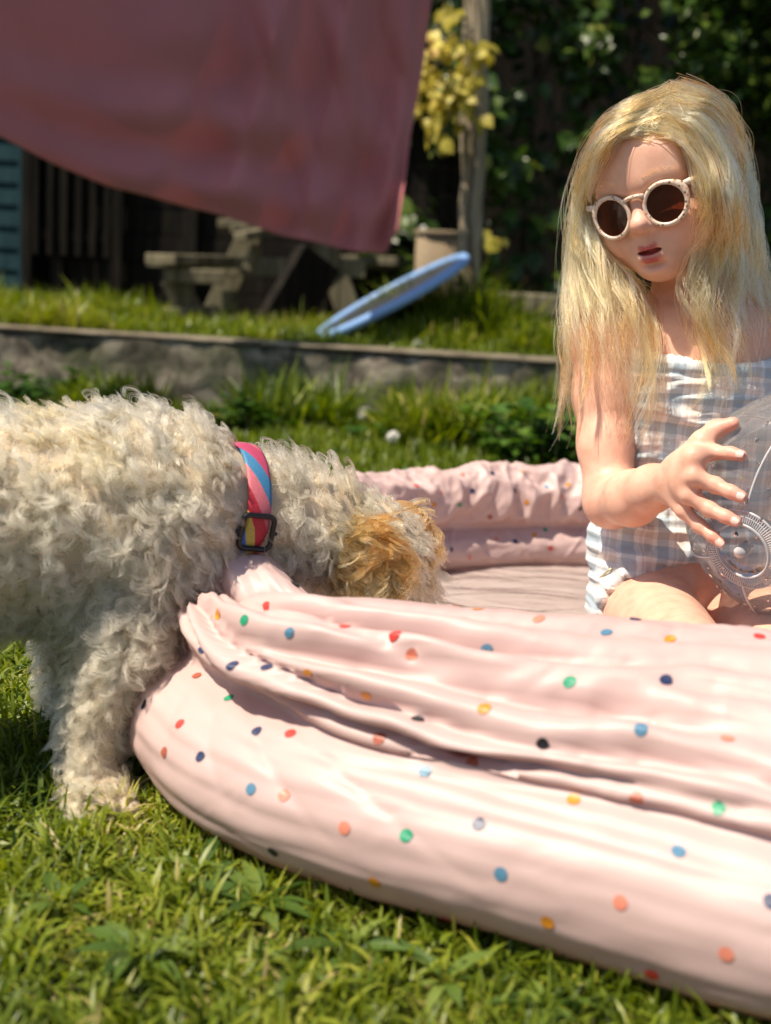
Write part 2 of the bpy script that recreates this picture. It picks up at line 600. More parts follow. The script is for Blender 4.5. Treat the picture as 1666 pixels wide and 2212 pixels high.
MAT_COPING = M.m

def block(name, x0, x1, z0, z1, depth, off, mat, parent, nx=30, nz=14, amp=0.014, seed=0):
    """a rough block of the wall with a hacked face, standing along wall_y"""
    us, ws_ = np.linspace(0, 1, nx), np.linspace(0, 1, nz)
    def sheet(fn, nu, nv):
        U, W = np.meshgrid(np.linspace(0, 1, nu), np.linspace(0, 1, nv), indexing='ij')
        return fn(U, W).reshape(-1, 3), np.arange(nu * nv).reshape(nu, nv)
    def P(U, D, W):
        x = x0 + (x1 - x0) * U
        z = z0 + (z1 - z0) * W
        yb = wall_y(x) + off + depth * D
        x_ = x + 0.010 * noise3(z * 9, D * 4 + seed, x * 3) * 0.5
        e = amp * (noise3(x * 5, z * 9, seed) + 0.6 * noise3(x * 15, z * 18, seed + 4))
        rnd = 0.005 * (np.maximum(0, np.abs(U - 0.5) * 2 - 0.93) / 0.07 + np.maximum(0, np.abs(W - 0.5) * 2 - 0.85) / 0.15)
        return np.stack([x_, yb + (1 - D) * (e + rnd), z + D * 0 + 0.3 * amp * noise3(x * 6, D * 3, seed + 9) * (W > 0.5)], -1)
    mb = MB()
    for fn, nu, nv in ((lambda U, W: P(U, 0 * U, W), nx, nz), (lambda U, W: P(U, W, 0 * U + 1), nx, 5), (lambda U, W: P(0 * U, 1 - U, W), 4, nz), (lambda U, W: P(0 * U + 1, U, W), 4, nz)):
        V, I = sheet(fn, nu, nv)
        mb.add(V, np.stack([I[:-1, :-1], I[1:, :-1], I[1:, 1:], I[:-1, 1:]], -1).reshape(-1, 4).tolist())
    return mb.build(name, mat, parent, True)

wall = empty('retaining_wall', (0.2, wall_y(0.2), 0))
tag(wall, 'low weathered grey retaining wall with pale coping across the garden', 'wall')
edges = [-3.4, -2.5, -1.72, -1.02, -0.34, 0.30, 0.98, 1.62, 2.4, 3.3]
for i in range(len(edges) - 1):
    block('stone_block', edges[i] + 0.001, edges[i + 1] - 0.001, -0.05, 0.222 + 0.004 * (i % 2), 0.22, 0.004 * ((i * 7) % 3 - 1), MAT_WALL, wall, seed=i * 3.7)
e2 = [-3.4, -2.1, -1.2, -0.45, 0.42, 1.2, 2.1, 3.3]
for i in range(len(e2) - 1):
    block('coping_slab', e2[i] + 0.003, e2[i + 1] - 0.003, 0.230, 0.244, 0.25, -0.012, MAT_COPING, wall, 26, 5, 0.008, seed=50 + i * 2.3)

# ------------------------------------------------------------------ plants along the foot of the wall
MAT_BROAD = leafy('broad_leaf', [(0.0, (0.016, 0.045, 0.006)), (0.5, (0.045, 0.11, 0.012)), (0.85, (0.10, 0.19, 0.025)), (1.0, (0.20, 0.26, 0.05))], 0.4, 0.3)

def leaves(name, C, D, N, L, W, tint, mat, parent=None, fold=0.25, droop=0.25):
    """leaf-shaped faces: centre line from C along D, N is the upper side"""
    n = len(C)
    D = D / (np.linalg.norm(D, axis=1)[:, None] + 1e-9)
    S = np.cross(D, N); S /= np.linalg.norm(S, axis=1)[:, None] + 1e-9
    U = np.cross(S, D)
    V = np.zeros((n, 8, 3))
    L, W = L[:, None], W[:, None]
    V[:, 0] = C
    for i, (t, ww) in enumerate(((0.28, 0.42), (0.62, 0.40))):
        mid = C + D * L * t - U * L * droop * t * t
        V[:, 1 + 3 * i] = mid - S * W * ww + U * W * fold * ww
        V[:, 2 + 3 * i] = mid
        V[:, 3 + 3 * i] = mid + S * W * ww + U * W * fold * ww
    V[:, 7] = C + D * L - U * L * droop
    T = np.array([[0, 2, 1], [0, 3, 2], [1, 2, 5], [1, 5, 4], [2, 3, 6], [2, 6, 5], [4, 5, 7], [5, 6, 7]])
    F = (np.arange(n)[:, None, None] * 8 + T[None]).reshape(-1, 3)
    o = mesh_np(name, V.reshape(-1, 3), F, mat, parent)
    attr(o, 'tint', np.repeat(np.clip(tint, 0, 1), 8))
    return o

def weed(px, py, d, n, r, hgt, leaf, label, bladed=False, tint0=0.5, group='weeds at the foot of the wall'):
    p = at(px, py, d)
    root = empty('weed_plant', (p.x, d, 0))
    tag(root, label, 'plant', group)
    rs = np.random.RandomState(int(px))
    if bladed:
        a, q = rs.uniform(0, 6.28, n), np.sqrt(rs.rand(n)) * r * 0.5
        x, y = p.x + q * np.cos(a), d + q * np.sin(a)
        blades('leaf_blades', x, y, np.full(n, -0.005), np.clip(rs.normal(hgt, hgt * 0.25, n), 0.04, 1), rs.uniform(0.006, 0.012, n),
               np.abs(rs.normal(0.5, 0.3, n)), rs.normal(tint0, 0.2, n), MAT_GRASS, rs, parent=root)
        return root
    mb = MB()
    C, D, N = [], [], []
    for s in range(max(4, n // 12)):
        a = rs.uniform(0, 6.28); q = math.sqrt(rs.rand()) * r
        top = np.array([p.x + q * math.cos(a), d + 0.7 * q * math.sin(a), hgt * rs.uniform(0.5, 1.0)])
        base = np.array([p.x + 0.3 * q * math.cos(a), d + 0.2 * q * math.sin(a), -0.01])
        mb.tube([base, (base + top) / 2 + rs.normal(0, 0.01, 3), top], [0.004, 0.003, 0.0015], 5)
        for j in range(12):
            t = rs.uniform(0.25, 1.02)
            b = rs.uniform(0, 6.28)
            C.append(base + (top - base) * t)
            D.append([math.cos(b), math.sin(b), rs.uniform(-0.1, 0.7)])
            N.append([rs.normal(0, 0.3), rs.normal(0, 0.3), 1])
    mb.build('stem', MAT_STEM, root, True)
    C, D, N = np.array(C), np.array(D), np.array(N)
    leaves('foliage', C, D, N, rs.uniform(0.6, 1.3, len(C)) * leaf, rs.uniform(0.6, 1.1, len(C)) * leaf * 0.7, rs.normal(tint0, 0.22, len(C)), MAT_BROAD, root)
    return root
M = Mat('stem'); M.color((0.09, 0.10, 0.03, 1)).set(Roughness=0.7); MAT_STEM = M.m
weed(60, 890, 3.7, 260, 0.22, 0.14, 0.05, 'low dark leafy weeds under the wall behind the dog’s rump', False, 0.4)
weed(250, 890, 3.6, 900, 0.30, 0.12, 0.05, 'short grassy clump under the wall above the dog’s back', True, 0.5)
weed(640, 940, 3.4, 900, 0.34, 0.16, 0.05, 'tall spiky grass clump before the wall behind the dog’s neck', True, 0.32)
weed(560, 940, 3.3, 200, 0.20, 0.13, 0.05, 'dark leafy weeds just beyond the dog’s collar', False, 0.3)
weed(930, 960, 3.2, 1000, 0.26, 0.155, 0.05, 'bright upright grass clump beyond the far rim of the pool', True, 0.62)
weed(1090, 960, 3.1, 320, 0.22, 0.15, 0.045, 'pale leafy weeds beyond the pool, left of the child’s hair', False, 0.75)
weed(1190, 960, 2.9, 420, 0.20, 0.17, 0.055, 'round-leaved green weeds right beside the child’s elbow', False, 0.55)
weed(1130, 890, 3.6, 600, 0.26, 0.17, 0.05, 'grass stalks against the wall near the child’s hair', True, 0.4)
weed(780, 960, 3.3, 260, 0.28, 0.10, 0.05, 'low leafy weeds round the dandelion clocks', False, 0.5)
weed(1500, 930, 3.4, 900, 0.5, 0.2, 0.05, 'grass clump against the wall hidden mostly by the child', True, 0.4)

# dandelion clocks
M = Mat('dandelion_fluff'); M.color((0.75, 0.74, 0.68, 1)).set(Roughness=0.9); MAT_FLUFF = M.m
for px, py, d, r, lab in ((787, 897, 3.35, 0.022, 'white dandelion clock, the higher of two beyond the pool'), (850, 945, 3.05, 0.017, 'white dandelion clock, the lower of two beyond the pool'),
                          (902, 745, 4.25, 0.016, 'white dandelion clock on the terrace beside the blue hoop'), (300, 655, 4.9, 0.014, 'pale dandelion clock in the terrace grass by the picnic table')):
    p = at(px, py, d)
    zb = 0.0 if d < 3.8 else float(ter_z(p.x, d)) - 0.02
    root = empty('dandelion_clock', (p.x, d, zb))
    tag(root, lab, 'flower', 'dandelion clocks')
    MB().tube([(p.x + 0.01, d, zb), (p.x + 0.004, d, (zb + p.z) / 2), tuple(p)], 0.0018, 6).build('stalk', MAT_STEM, root, True)
    rs = np.random.RandomState(int(px))
    n = 900
    q = rs.normal(size=(n, 3)); q /= np.linalg.norm(q, axis=1)[:, None]
    tv = np.cross(q, rs.normal(size=(n, 3))); tv /= np.linalg.norm(tv, axis=1)[:, None]
    t2 = np.cross(q, tv)
    c0 = np.array(p) + q * r * 0.15
    c1 = np.array(p) + q * r * rs.uniform(0.85, 1.05, (n, 1))
    V = np.stack([c0 - tv * 0.0002, c0 + tv * 0.0002, c1 + tv * 0.0028, c1 - tv * 0.0028, c1 + t2 * 0.0028], 1)
    F = (np.arange(n)[:, None, None] * 5 + np.array([[0, 1, 2], [0, 2, 3], [2, 4, 3]])[None]).reshape(-1, 3)
    mesh_np('seed_head', V.reshape(-1, 3), F, MAT_FLUFF, root)

# broad-leaved rosettes in the lawn in front of the pool
MAT_ROS = leafy('plantain_leaf', [(0.0, (0.035, 0.075, 0.010)), (0.5, (0.085, 0.145, 0.022)), (1.0, (0.19, 0.25, 0.05))], 0.4, 0.3)
for px, py, n, ll, lab in ((560, 1960, 13, 0.055, 'flat broad-leaved rosette in the lawn nearest the bulge of the pool'), (760, 2060, 12, 0.052, 'broad-leaved weed in the lawn under the middle of the pool rim'), (640, 2120, 10, 0.045, 'leafy weed at the bottom of the lawn, between two rosettes'),
                           (300, 2070, 11, 0.048, 'small leafy weed in the lawn at the lower left'), (960, 2130, 11, 0.045, 'leafy weed in the lawn by the lower edge, right of the others'), (440, 1890, 9, 0.040, 'small leafy weed in the lawn between the paw and the pool'),
                           (130, 1960, 9, 0.040, 'small leafy weed in the lawn left of the paw'), (1180, 2180, 9, 0.042, 'leafy weed at the very bottom edge under the pool')):
    v = CAM_M.to_3x3() @ Vector(((px - IW / 2) / FPX, -(py - IH / 2) / FPX, -1.0))
    k_ = (0.004 - CAM_H) / v.z
    gx, gy = v.x * k_, v.y * k_
    rs = np.random.RandomState(px)
    root = empty('weed_rosette', (gx, gy, 0)); tag(root, lab, 'weed', 'broad-leaved weeds in the lawn')
    a = np.arange(n) * 2.4 + rs.normal(0, 0.25, n)
    D = np.stack([np.cos(a), np.sin(a), rs.uniform(0.05, 0.75, n)], 1)
    C = np.array([gx, gy, 0.006]) + D * 0.004
    N = np.stack([-np.cos(a) * 0.5 + rs.normal(0, 0.2, n), -np.sin(a) * 0.5 + rs.normal(0, 0.2, n), np.ones(n)], 1)
    L_ = ll * 0.72 * rs.uniform(0.5, 1.15, n)
    for i_ in range(n):
        leaves('leaf', C[i_:i_ + 1], D[i_:i_ + 1], N[i_:i_ + 1], L_[i_:i_ + 1], L_[i_:i_ + 1] * rs.uniform(0.22, 0.40), np.array([rs.normal(0.6, 0.3)]), MAT_ROS, root, 0.3, 0.35)
# ------------------------------------------------------------------ weathered wood
def wood(name, dark, mid, light, scale=1.0):
    M = Mat(name)
    mp = M.new('Mapping')
    mp.inputs['Scale'].default_value = (30 * scale, 30 * scale, 2.5 * scale)
    M.link(M.coord(), mp.inputs['Vector'])
    f = M.noise(1.0, 6, 0.6, mp.outputs['Vector'])
    c = M.ramp(f, [(0.3, dark), (0.5, mid), (0.7, light)])
    M.color(c).set(Roughness=0.85).bumpmap(f, 0.5, 0.004)
    M.b.inputs['Specular IOR Level'].default_value = 0.12
    return M.m
MAT_POST = wood('weathered_post', (0.13, 0.10, 0.065), (0.30, 0.245, 0.165), (0.44, 0.37, 0.26))
MAT_TABLE = wood('grey_table_wood', (0.06, 0.055, 0.035), (0.16, 0.14, 0.09), (0.27, 0.24, 0.16))
MAT_SHADED_WOOD = wood('shaded_fence_wood', (0.004, 0.0035, 0.003), (0.010, 0.008, 0.006), (0.022, 0.017, 0.012))  # deep shade at the back of the garden is put into this colour
MAT_TEAL = wood('teal_shed_paint', (0.010, 0.028, 0.034), (0.015, 0.042, 0.050), (0.022, 0.055, 0.064))

# fence of upright boards behind the hedge
fence = empty('board_fence', (0.5, 7.6, 0.2))
tag(fence, 'dark wooden board fence behind the ivy hedge', 'fence')
fx = -4.2
i = 0
fm = None
while fx < 5.4:
    w_ = 0.148
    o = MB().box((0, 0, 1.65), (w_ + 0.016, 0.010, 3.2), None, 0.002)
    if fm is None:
        b = o.build('board', MAT_SHADED_WOOD, fence)
        fm = b.data
        b.location = (fx, 7.62 + 0.012 * (i % 2), 0)
    else:
        b = bpy.data.objects.new('board', fm)
        COL.objects.link(b); child_of(b, fence)
        b.location = (fx, 7.62 + 0.012 * (i % 2), 0.01 * ((i * 5) % 3))
    fx += w_ + 0.004
    i += 1
MB().bar((-4.3, 7.66, 0.7), (5.5, 7.66, 0.7), 0.04, 0.08).build('rail', MAT_SHADED_WOOD, fence)
MB().bar((-4.3, 7.66, 2.2), (5.5, 7.66, 2.2), 0.04, 0.08).build('rail', MAT_SHADED_WOOD, fence)

# ivy hedge: clumps of leaves over a tangle of stems
MAT_IVY = leafy('ivy_leaf', [(0.0, (0.016, 0.036, 0.006)), (0.45, (0.040, 0.085, 0.012)), (0.8, (0.10, 0.15, 0.022)), (1.0, (0.24, 0.26, 0.06))], 0.35, 0.25)
hedge = empty('ivy_hedge', (1.4, 6.6, 0.25))
tag(hedge, 'dark ivy hedge with scattered sunlit leaves filling the back of the garden', 'hedge')
rs = np.random.RandomState(21)
n = 36000
x = rs.uniform(-0.2, 4.6, n)
z = rs.uniform(0.15, 3.6, n)
cl = noise3(x * 2.1, z * 2.1, 31) + 0.6 * noise3(x * 5, z * 5, 33)
dens = np.clip(0.52 + 1.1 * cl, 0.06, 1) * np.clip(0.35 + sstep(0.7, 1.9, z), 0, 1)
k = rs.rand(n) < dens
x, z, cl = x[k], z[k], cl[k]
y = 6.55 - 0.45 * np.clip(cl, -0.4, 0.9) + rs.normal(0, 0.10, len(x))
C = np.stack([x, y, z], 1)
D = np.stack([rs.normal(0, 0.7, len(x)), rs.normal(-0.45, 0.4, len(x)), rs.normal(-0.35, 0.5, len(x))], 1)
N = np.stack([rs.normal(0, 0.5, len(x)), rs.normal(-0.5, 0.5, len(x)), np.abs(rs.normal(0.8, 0.4, len(x)))], 1)
L_ = rs.uniform(0.055, 0.12, len(x))
leaves('foliage', C, D, N, L_, L_ * rs.uniform(0.7, 1.0, len(x)), np.clip(rs.normal(0.42, 0.24, len(x)) + 0.15 * cl, 0, 1), MAT_IVY, hedge)
mb = MB()
for s in range(46):
    x0 = rs.uniform(0.2, 4.2)
    pts = [np.array([x0, 6.75 + rs.normal(0, 0.08), 0.1])]
    for j in range(7):
        pts.append(pts[-1] + np.array([rs.normal(0, 0.16), rs.normal(0, 0.03), rs.uniform(0.2, 0.5)]))
    mb.tube(pts, np.linspace(rs.uniform(0.012, 0.028), 0.004, 8), 6)
M = Mat('ivy_stem'); c = M.ramp(M.noise(20), [(0.3, (0.05, 0.038, 0.026)), (0.7, (0.15, 0.115, 0.08))]); M.color(c).set(Roughness=0.9)
mb.build('stems', M.m, hedge, True)
MAT_IVYSTEM = M.m

# second leafy bush above, right
n = 9000
bush = empty('laurel_bush', (2.1, 5.9, 0.25))
tag(bush, 'yellow-green leafy bush at the top right above the child’s head', 'bush')
pts = rs.normal(size=(n, 3)); pts /= np.linalg.norm(pts, axis=1)[:, None]
q = rs.rand(n) ** 0.4
C = np.array([2.15, 6.15, 2.25]) + pts * q[:, None] * np.array([1.15, 0.45, 0.85])
k = (noise3(C[:, 0] * 3, C[:, 1] * 3, C[:, 2] * 3) + 0.05) * 1.6 + 0.38 > rs.rand(n)
C = C[k]
D = np.stack([rs.normal(0, 0.7, len(C)), rs.normal(-0.3, 0.5, len(C)), rs.normal(-0.2, 0.5, len(C))], 1)
N = np.stack([rs.normal(0, 0.5, len(C)), rs.normal(-0.4, 0.5, len(C)), np.abs(rs.normal(0.9, 0.4, len(C)))], 1)
L_ = rs.uniform(0.05, 0.10, len(C))
leaves('foliage', C, D, N, L_, L_ * 0.6, np.clip(rs.normal(0.55, 0.22, len(C)), 0, 1), MAT_IVY, bush)
mb = MB()
for s in range(9):
    a = rs.uniform(-0.7, 0.7)
    mb.tube([(2.1 + 0.1 * a, 6.3, 0.2), (2.1 + 0.5 * a, 6.3, 1.0), (2.1 + 1.2 * a, 6.2, 2.0 + 0.4 * rs.rand())], [0.03, 0.02, 0.008], 6)
mb.build('trunk', MAT_IVYSTEM, bush, True)

# low sleeper edging in front of the hedge
p0, p1 = at(1075, 640, 5.4), at(1330, 650, 5.3)
mb = MB().bar((p0.x, 5.4, p0.z - 0.03), (p1.x + 0.6, 5.3, p0.z - 0.03), 0.16, 0.10, 0.012)
tag(mb.build('timber_edging', MAT_TABLE), 'low pale timber edging at the foot of the ivy hedge', 'edging')

# ------------------------------------------------------------------ shed, far left
shed = empty('garden_shed', (-2.6, 6.9, 0.2))
tag(shed, 'teal painted wooden shed at the far left edge', 'shed')
sx1 = at(70, 500, 6.6).x
for i in range(22):
    MB().box(((sx1 - 3.0) / 2 - 0.0, 6.6 + 0.006, 0.28 + i * 0.115), (abs(-3.0 - sx1), 0.02, 0.11), Matrix.Rotation(math.radians(-6), 4, 'X'), 0.003).build('siding_board', MAT_TEAL, shed)
MB().box((sx1 - 0.03, 6.585, 1.5), (0.07, 0.05, 2.6), None, 0.004).build('corner_trim', MAT_TEAL, shed)
MB().box((sx1 - 1.0, 7.2, 1.5), (2.0, 1.1, 2.6), None, 0.004).build('wall_core', MAT_SHADED_WOOD, shed)
# trellis panel right of the shed
tr = empty('slatted_panel', (-1.75, 6.5, 0.2))
tag(tr, 'dark slatted wooden panel beside the teal shed', 'panel')
x0 = at(78, 450, 6.4).x
for i in range(6):
    MB().box((x0 + i * 0.075, 6.4, 1.02), (0.03, 0.02, 0.95), None, 0.003).build('slat', MAT_SHADED_WOOD, tr)
for zz in (0.65, 1.35):
    MB().box((x0 + 0.19, 6.417, zz), (0.45, 0.014, 0.05), None, 0.003).build('rail', MAT_SHADED_WOOD, tr)
for xx in (x0 - 0.05, x0 + 0.43):
    MB().box((xx, 6.42, 0.82), (0.05, 0.05, 1.3), None, 0.004).build('post', MAT_SHADED_WOOD, tr)

# ------------------------------------------------------------------ post with a climber in yellow leaf
def rough_post(name, base, top, w, mat, parent, seed):
    rs = np.random.RandomState(seed)
    m = 26
    P = np.linspace(base, top, m)
    P[1:-1, :2] += 0.006 * np.stack([noise3(np.arange(m) * 0.35, seed, 0), noise3(np.arange(m) * 0.35, seed, 7)], 1)[1:-1]
    n = 12
    V = []
    for i in range(m):
        for k in range(n):
            t = 2 * math.pi * k / n + 0.26
            c, s_ = math.cos(t), math.sin(t)
            q = 1.0 / max(abs(c), abs(s_)) ** 0.75
            r = w / 2 * q * (1 + 0.06 * float(noise3(c * 2 + seed, s_ * 2, i * 0.5)))
            V.append((P[i, 0] + r * c, P[i, 1] + r * s_, P[i, 2]))
    F = [(i * n + k, i * n + (k + 1) % n, (i + 1) * n + (k + 1) % n, (i + 1) * n + k) for i in range(m - 1) for k in range(n)]
    F += [tuple((m - 1) * n + k for k in range(n))]
    return mesh_np(name, np.array(V), F, mat, parent, True)
pb, pt = A(1006, 720, 4.9), A(1058, -430, 4.9)
post = empty('clothes_post', tuple(pb))
tag(post, 'pale weathered wooden post with a climber beside the hanging sheet', 'post')
rough_post('shaft', pb, (pb + pt) / 2, 0.094, MAT_POST, post, 4)
rough_post('upper_shaft', (pb + pt) / 2 - np.array([0, 0.0, 0.02]), pt, 0.078, MAT_POST, post, 9)
pb2, pt2 = A(1000, 330, 5.02), A(1014, -160, 5.02)
rough_post('batten', pb2, pt2, 0.028, MAT_POST, post, 12)

MAT_YLEAF = leafy('yellow_leaf', [(0.0, (0.22, 0.19, 0.02)), (0.4, (0.48, 0.40, 0.05)), (0.8, (0.72, 0.62, 0.16)), (1.0, (0.66, 0.42, 0.20))], 0.5, 0.35)
vine = empty('climbing_vine', tuple(A(1000, 700, 4.8)))
tag(vine, 'climber with bunches of yellow leaves hanging from the post', 'climber')
rs = np.random.RandomState(5)
C, tt = [], []
for px, py, sp, n, t0 in ((930, 75, 26, 34, 0.85), (985, 95, 34, 60, 0.45), (1045, 110, 18, 22, 0.4), (915, 150, 30, 60, 0.6), (985, 165, 36, 70, 0.45), (940, 205, 42, 90, 0.4), (882, 228, 20, 40, 0.55),
                           (1000, 215, 28, 50, 0.35), (950, 255, 28, 50, 0.35), (945, 290, 18, 26, 0.3), (980, 25, 24, 30, 0.25), (1052, 512, 18, 26, 0.4), (1030, 250, 14, 14, 0.3)):
    for j in range(int(n * 0.45)):
        C.append(A(px + rs.normal(0, sp * 0.55), py + rs.normal(0, sp * 0.55), 4.72 + rs.normal(0, 0.05)))
        tt.append(t0 + rs.normal(0, 0.18))
C = np.array(C)
D = np.stack([rs.normal(0, 0.6, len(C)), rs.normal(-0.3, 0.4, len(C)), rs.normal(-0.7, 0.4, len(C))], 1)
N = np.stack([rs.normal(-0.3, 0.4, len(C)), rs.normal(-0.6, 0.4, len(C)), np.abs(rs.normal(0.7, 0.3, len(C)))], 1)
L_ = rs.uniform(0.035, 0.07, len(C))
leaves('foliage', C, D, N, L_, L_ * 0.9, np.array(tt), MAT_YLEAF, vine)
mb = MB()
for off, (qx, qy) in enumerate(((930, 75), (915, 150), (880, 235), (950, 290), (1000, 215), (985, 95))):
    b = A(1012 + 3 * off, 40 + 12 * off, 4.83)
    e = A(qx, qy, 4.72)
    mb.tube([b, (b + e) / 2 + np.array([0, -0.02, 0.03]), e], [0.006, 0.004, 0.002], 5)
mb.tube([A(1018 + 7 * math.sin(i * 1.3), 700 - i * 60, 4.84) for i in range(14)], np.linspace(0.010, 0.004, 14), 6)
mb.build('stems', MAT_IVYSTEM, vine, True)

# ------------------------------------------------------------------ hanging sheet
M = Mat('mauve_cotton')
wv = M.noise(260, 2)
c = M.ramp(M.noise(3, 3), [(0.3, (0.58, 0.195, 0.20)), (0.7, (0.64, 0.23, 0.23))])
M.color(c).set(Roughness=0.95).bumpmap(wv, 0.15, 0.001)
M.b.inputs['Sheen Weight'].default_value = 0.2
trn = M.new('BsdfTranslucent'); trn.inputs['Color'].default_value = (0.60, 0.23, 0.24, 1)
mx = M.new('MixShader'); mx.inputs[0].default_value = 0.22
M.link(M.b.outputs[0], mx.inputs[1]); M.link(trn.outputs[0], mx.inputs[2]); M.link(mx.outputs[0], M.out.inputs['Surface'])
MAT_SHEET = M.m
# lower hem traced in the garden: s from left to right
SHEET_D = lambda px: 3.12 + 1.28 * (px + 330) / 1200.0      # the line runs away to the right
hem = [(x_, y_, SHEET_D(x_)) for x_, y_ in [(-330, 150), (-150, 232), (0, 295), (110, 352), (230, 402), (350, 432), (470, 463), (600, 505), (700, 528), (780, 545), (835, 548), (872, 500)]]
top = [(x_, y_, SHEET_D(x_)) for x_, y_ in [(-330, -420), (-150, -400), (0, -380), (110, -370), (240, -365), (370, -360), (500, -355), (640, -345), (760, -340), (850, -335), (930, -330), (972, -328)]]
H = np.array([A(*p) for p in hem]); T_ = np.array([A(*p) for p in top])
ns, nt = 220, 150
def resample(P, n):
    d = np.concatenate([[0], np.cumsum(np.linalg.norm(np.diff(P, axis=0), axis=1))]); d /= d[-1]
    u = np.linspace(0, 1, n)
    # smooth through Catmull-Rom style double pass
    Q = np.stack([np.interp(u, d, P[:, k]) for k in range(P.shape[1])], 1)
    for _ in range(max(2, n // 40)):
        Q[1:-1] = 0.25 * Q[:-2] + 0.5 * Q[1:-1] + 0.25 * Q[2:]
    return Q
Hr, Tr = resample(H, ns), resample(T_, ns)
s = np.linspace(0, 1, ns)[:, None]
t = np.linspace(0, 1, nt)[None, :]
V = Tr[:, None, :] * (1 - t[..., None]) + Hr[:, None, :] * t[..., None]
# folds: diagonal drapes gathering toward the upper right, soft pleats low down
ph = (1 - s) * 1.0 + 0.0 * t
f = 0.0
f = f + 0.030 * np.sin(2 * math.pi * (4.2 * s ** 2.2 + 1.1 * t * s + 0.35 * noise3(s * 3, t * 2, 1))) * sstep(0.15, 0.6, s)
f = f + 0.028 * np.maximum(0, np.sin(2 * math.pi * (6.5 * s - 2.2 * t + 0.25 * noise3(s * 4, t * 3, 4)))) * sstep(0.45, 0.75, s) * (1 - 0.6 * sstep(0.75, 1, t))
f = f + 0.016 * np.sin(2 * math.pi * (2.0 * s + 3.0 * (1 - t) * 0.5 + 0.6 * noise3(s * 2, t * 2, 8))) * (1 - sstep(0.2, 0.5, s))
f = f + 0.03 * noise3(s * 3.2, t * 2.0, 12)
# sharp drapes hanging from the line towards the right end
for c0_, sl_, w_, d_ in ((0.58, 0.20, 0.030, 0.030), (0.70, 0.16, 0.024, 0.034), (0.82, 0.10, 0.020, 0.032), (0.90, 0.05, 0.016, 0.024), (0.28, -0.12, 0.035, 0.030), (0.12, -0.10, 0.03, 0.024)):
    f = f + d_ * np.exp(-((s - (c0_ + sl_ * (0.5 - t))) / w_) ** 2) * (1 - 0.4 * t)
# long shallow sag folds running parallel to the hem
f = f + 0.028 * np.sin(2 * math.pi * (3.2 * t ** 2 + 0.8 * s)) * sstep(0.25, 0.8, t) * bump(0.62, 0.3, s)
V[:, :, 1] -= f
# right edge curls away and catches the sun
e = sstep(0.905, 1.0, s) * sstep(0.52, 0.82, t)
V[:, :, 1] -= 0.09 * e
V[:, :, 0] -= 0.018 * e
I = np.arange(ns * nt).reshape(ns, nt)
F = np.stack([I[:-1, :-1], I[:-1, 1:], I[1:, 1:], I[1:, :-1]], -1).reshape(-1, 4)
sh = mesh_np('hanging_sheet', V.reshape(-1, 3), F, MAT_SHEET)
so = sh.modifiers.new('thickness', 'SOLIDIFY'); so.thickness = 0.003
tag(sh, 'dusky pink cotton sheet hanging in folds at the top left', 'sheet')

a_, b_ = A(-330, -425, SHEET_D(-330)), A(1056, -338, 4.86)
ln = [a_ + (b_ - a_) * u - np.array([0, 0, 0.05]) * math.sin(math.pi * u) * 0.3 for u in np.linspace(-0.4, 1, 24)]
tag(MB().tube(ln, 0.003, 6).build('clothes_line', MAT_POST, None, True), 'thin cord tied to the wooden post that carries the pink sheet', 'clothes line')

# ------------------------------------------------------------------ picnic table in the shade of the sheet
tb = at(560, 700, 5.5)
table = empty('picnic_table', (tb.x, 5.5, float(ter_z(tb.x, 5.5))))
tag(table, 'weathered wooden picnic table with bench behind the hanging sheet', 'table')
def pl(name, a, b, w, h, mat=MAT_TABLE):
    return MB().bar(a, b, w, h, 0.006).build(name, mat, table)
tz = float(ter_z(tb.x, 5.5))
yx = 5.25
def px_pt(px, py, d): return at(px, py, d)
# bench planks at the left end, seen nearly end on
for i, (py, dd) in enumerate(((560, 5.15), (566, 5.32))):
    a, b = at(346, py, dd), at(486, py + 3, dd + 0.5)
    pl('bench_plank', a, b, 0.15, 0.045)
pl('bench_bearer', at(355, 594, 5.2), at(486, 600, 5.25), 0.05, 0.06)
pl('leg', at(375, 600, 5.25), at(408, 672, 5.3), 0.07, 0.10)
pl('foot_rail', at(330, 680, 5.2), at(474, 672, 5.3), 0.06, 0.05)
pl('table_board', at(518, 512, 5.3), at(612, 494, 5.4), 0.14, 0.04)
pl('table_board', at(500, 494, 5.6), at(760, 488, 5.7), 0.14, 0.04)
pl('table_board', at(470, 484, 5.8), at(780, 478, 5.9), 0.14, 0.04)
pl('brace', at(630, 604, 5.3), at(672, 536, 5.3), 0.05, 0.05)
pl('brace', at(535, 585, 5.4), at(556, 530, 5.4), 0.05, 0.05)
pl('leg', at(594, 722, 5.05), at(690, 556, 5.15), 0.08, 0.20, MAT_SHADED_WOOD)
pl('leg', at(460, 690, 6.0), at(545, 500, 6.0), 0.07, 0.12)
pl('leg', at(760, 690, 5.9), at(690, 500, 5.9), 0.07, 0.12)
pl('cross_bearer', at(440, 575, 5.9), at(790, 580, 5.9), 0.05, 0.09)
for i in range(2):
    pl('bench_plank', at(690, 560 + 4 * i, 6.2 + 0.2 * i), at(860, 566 + 4 * i, 6.2 + 0.2 * i), 0.15, 0.045)

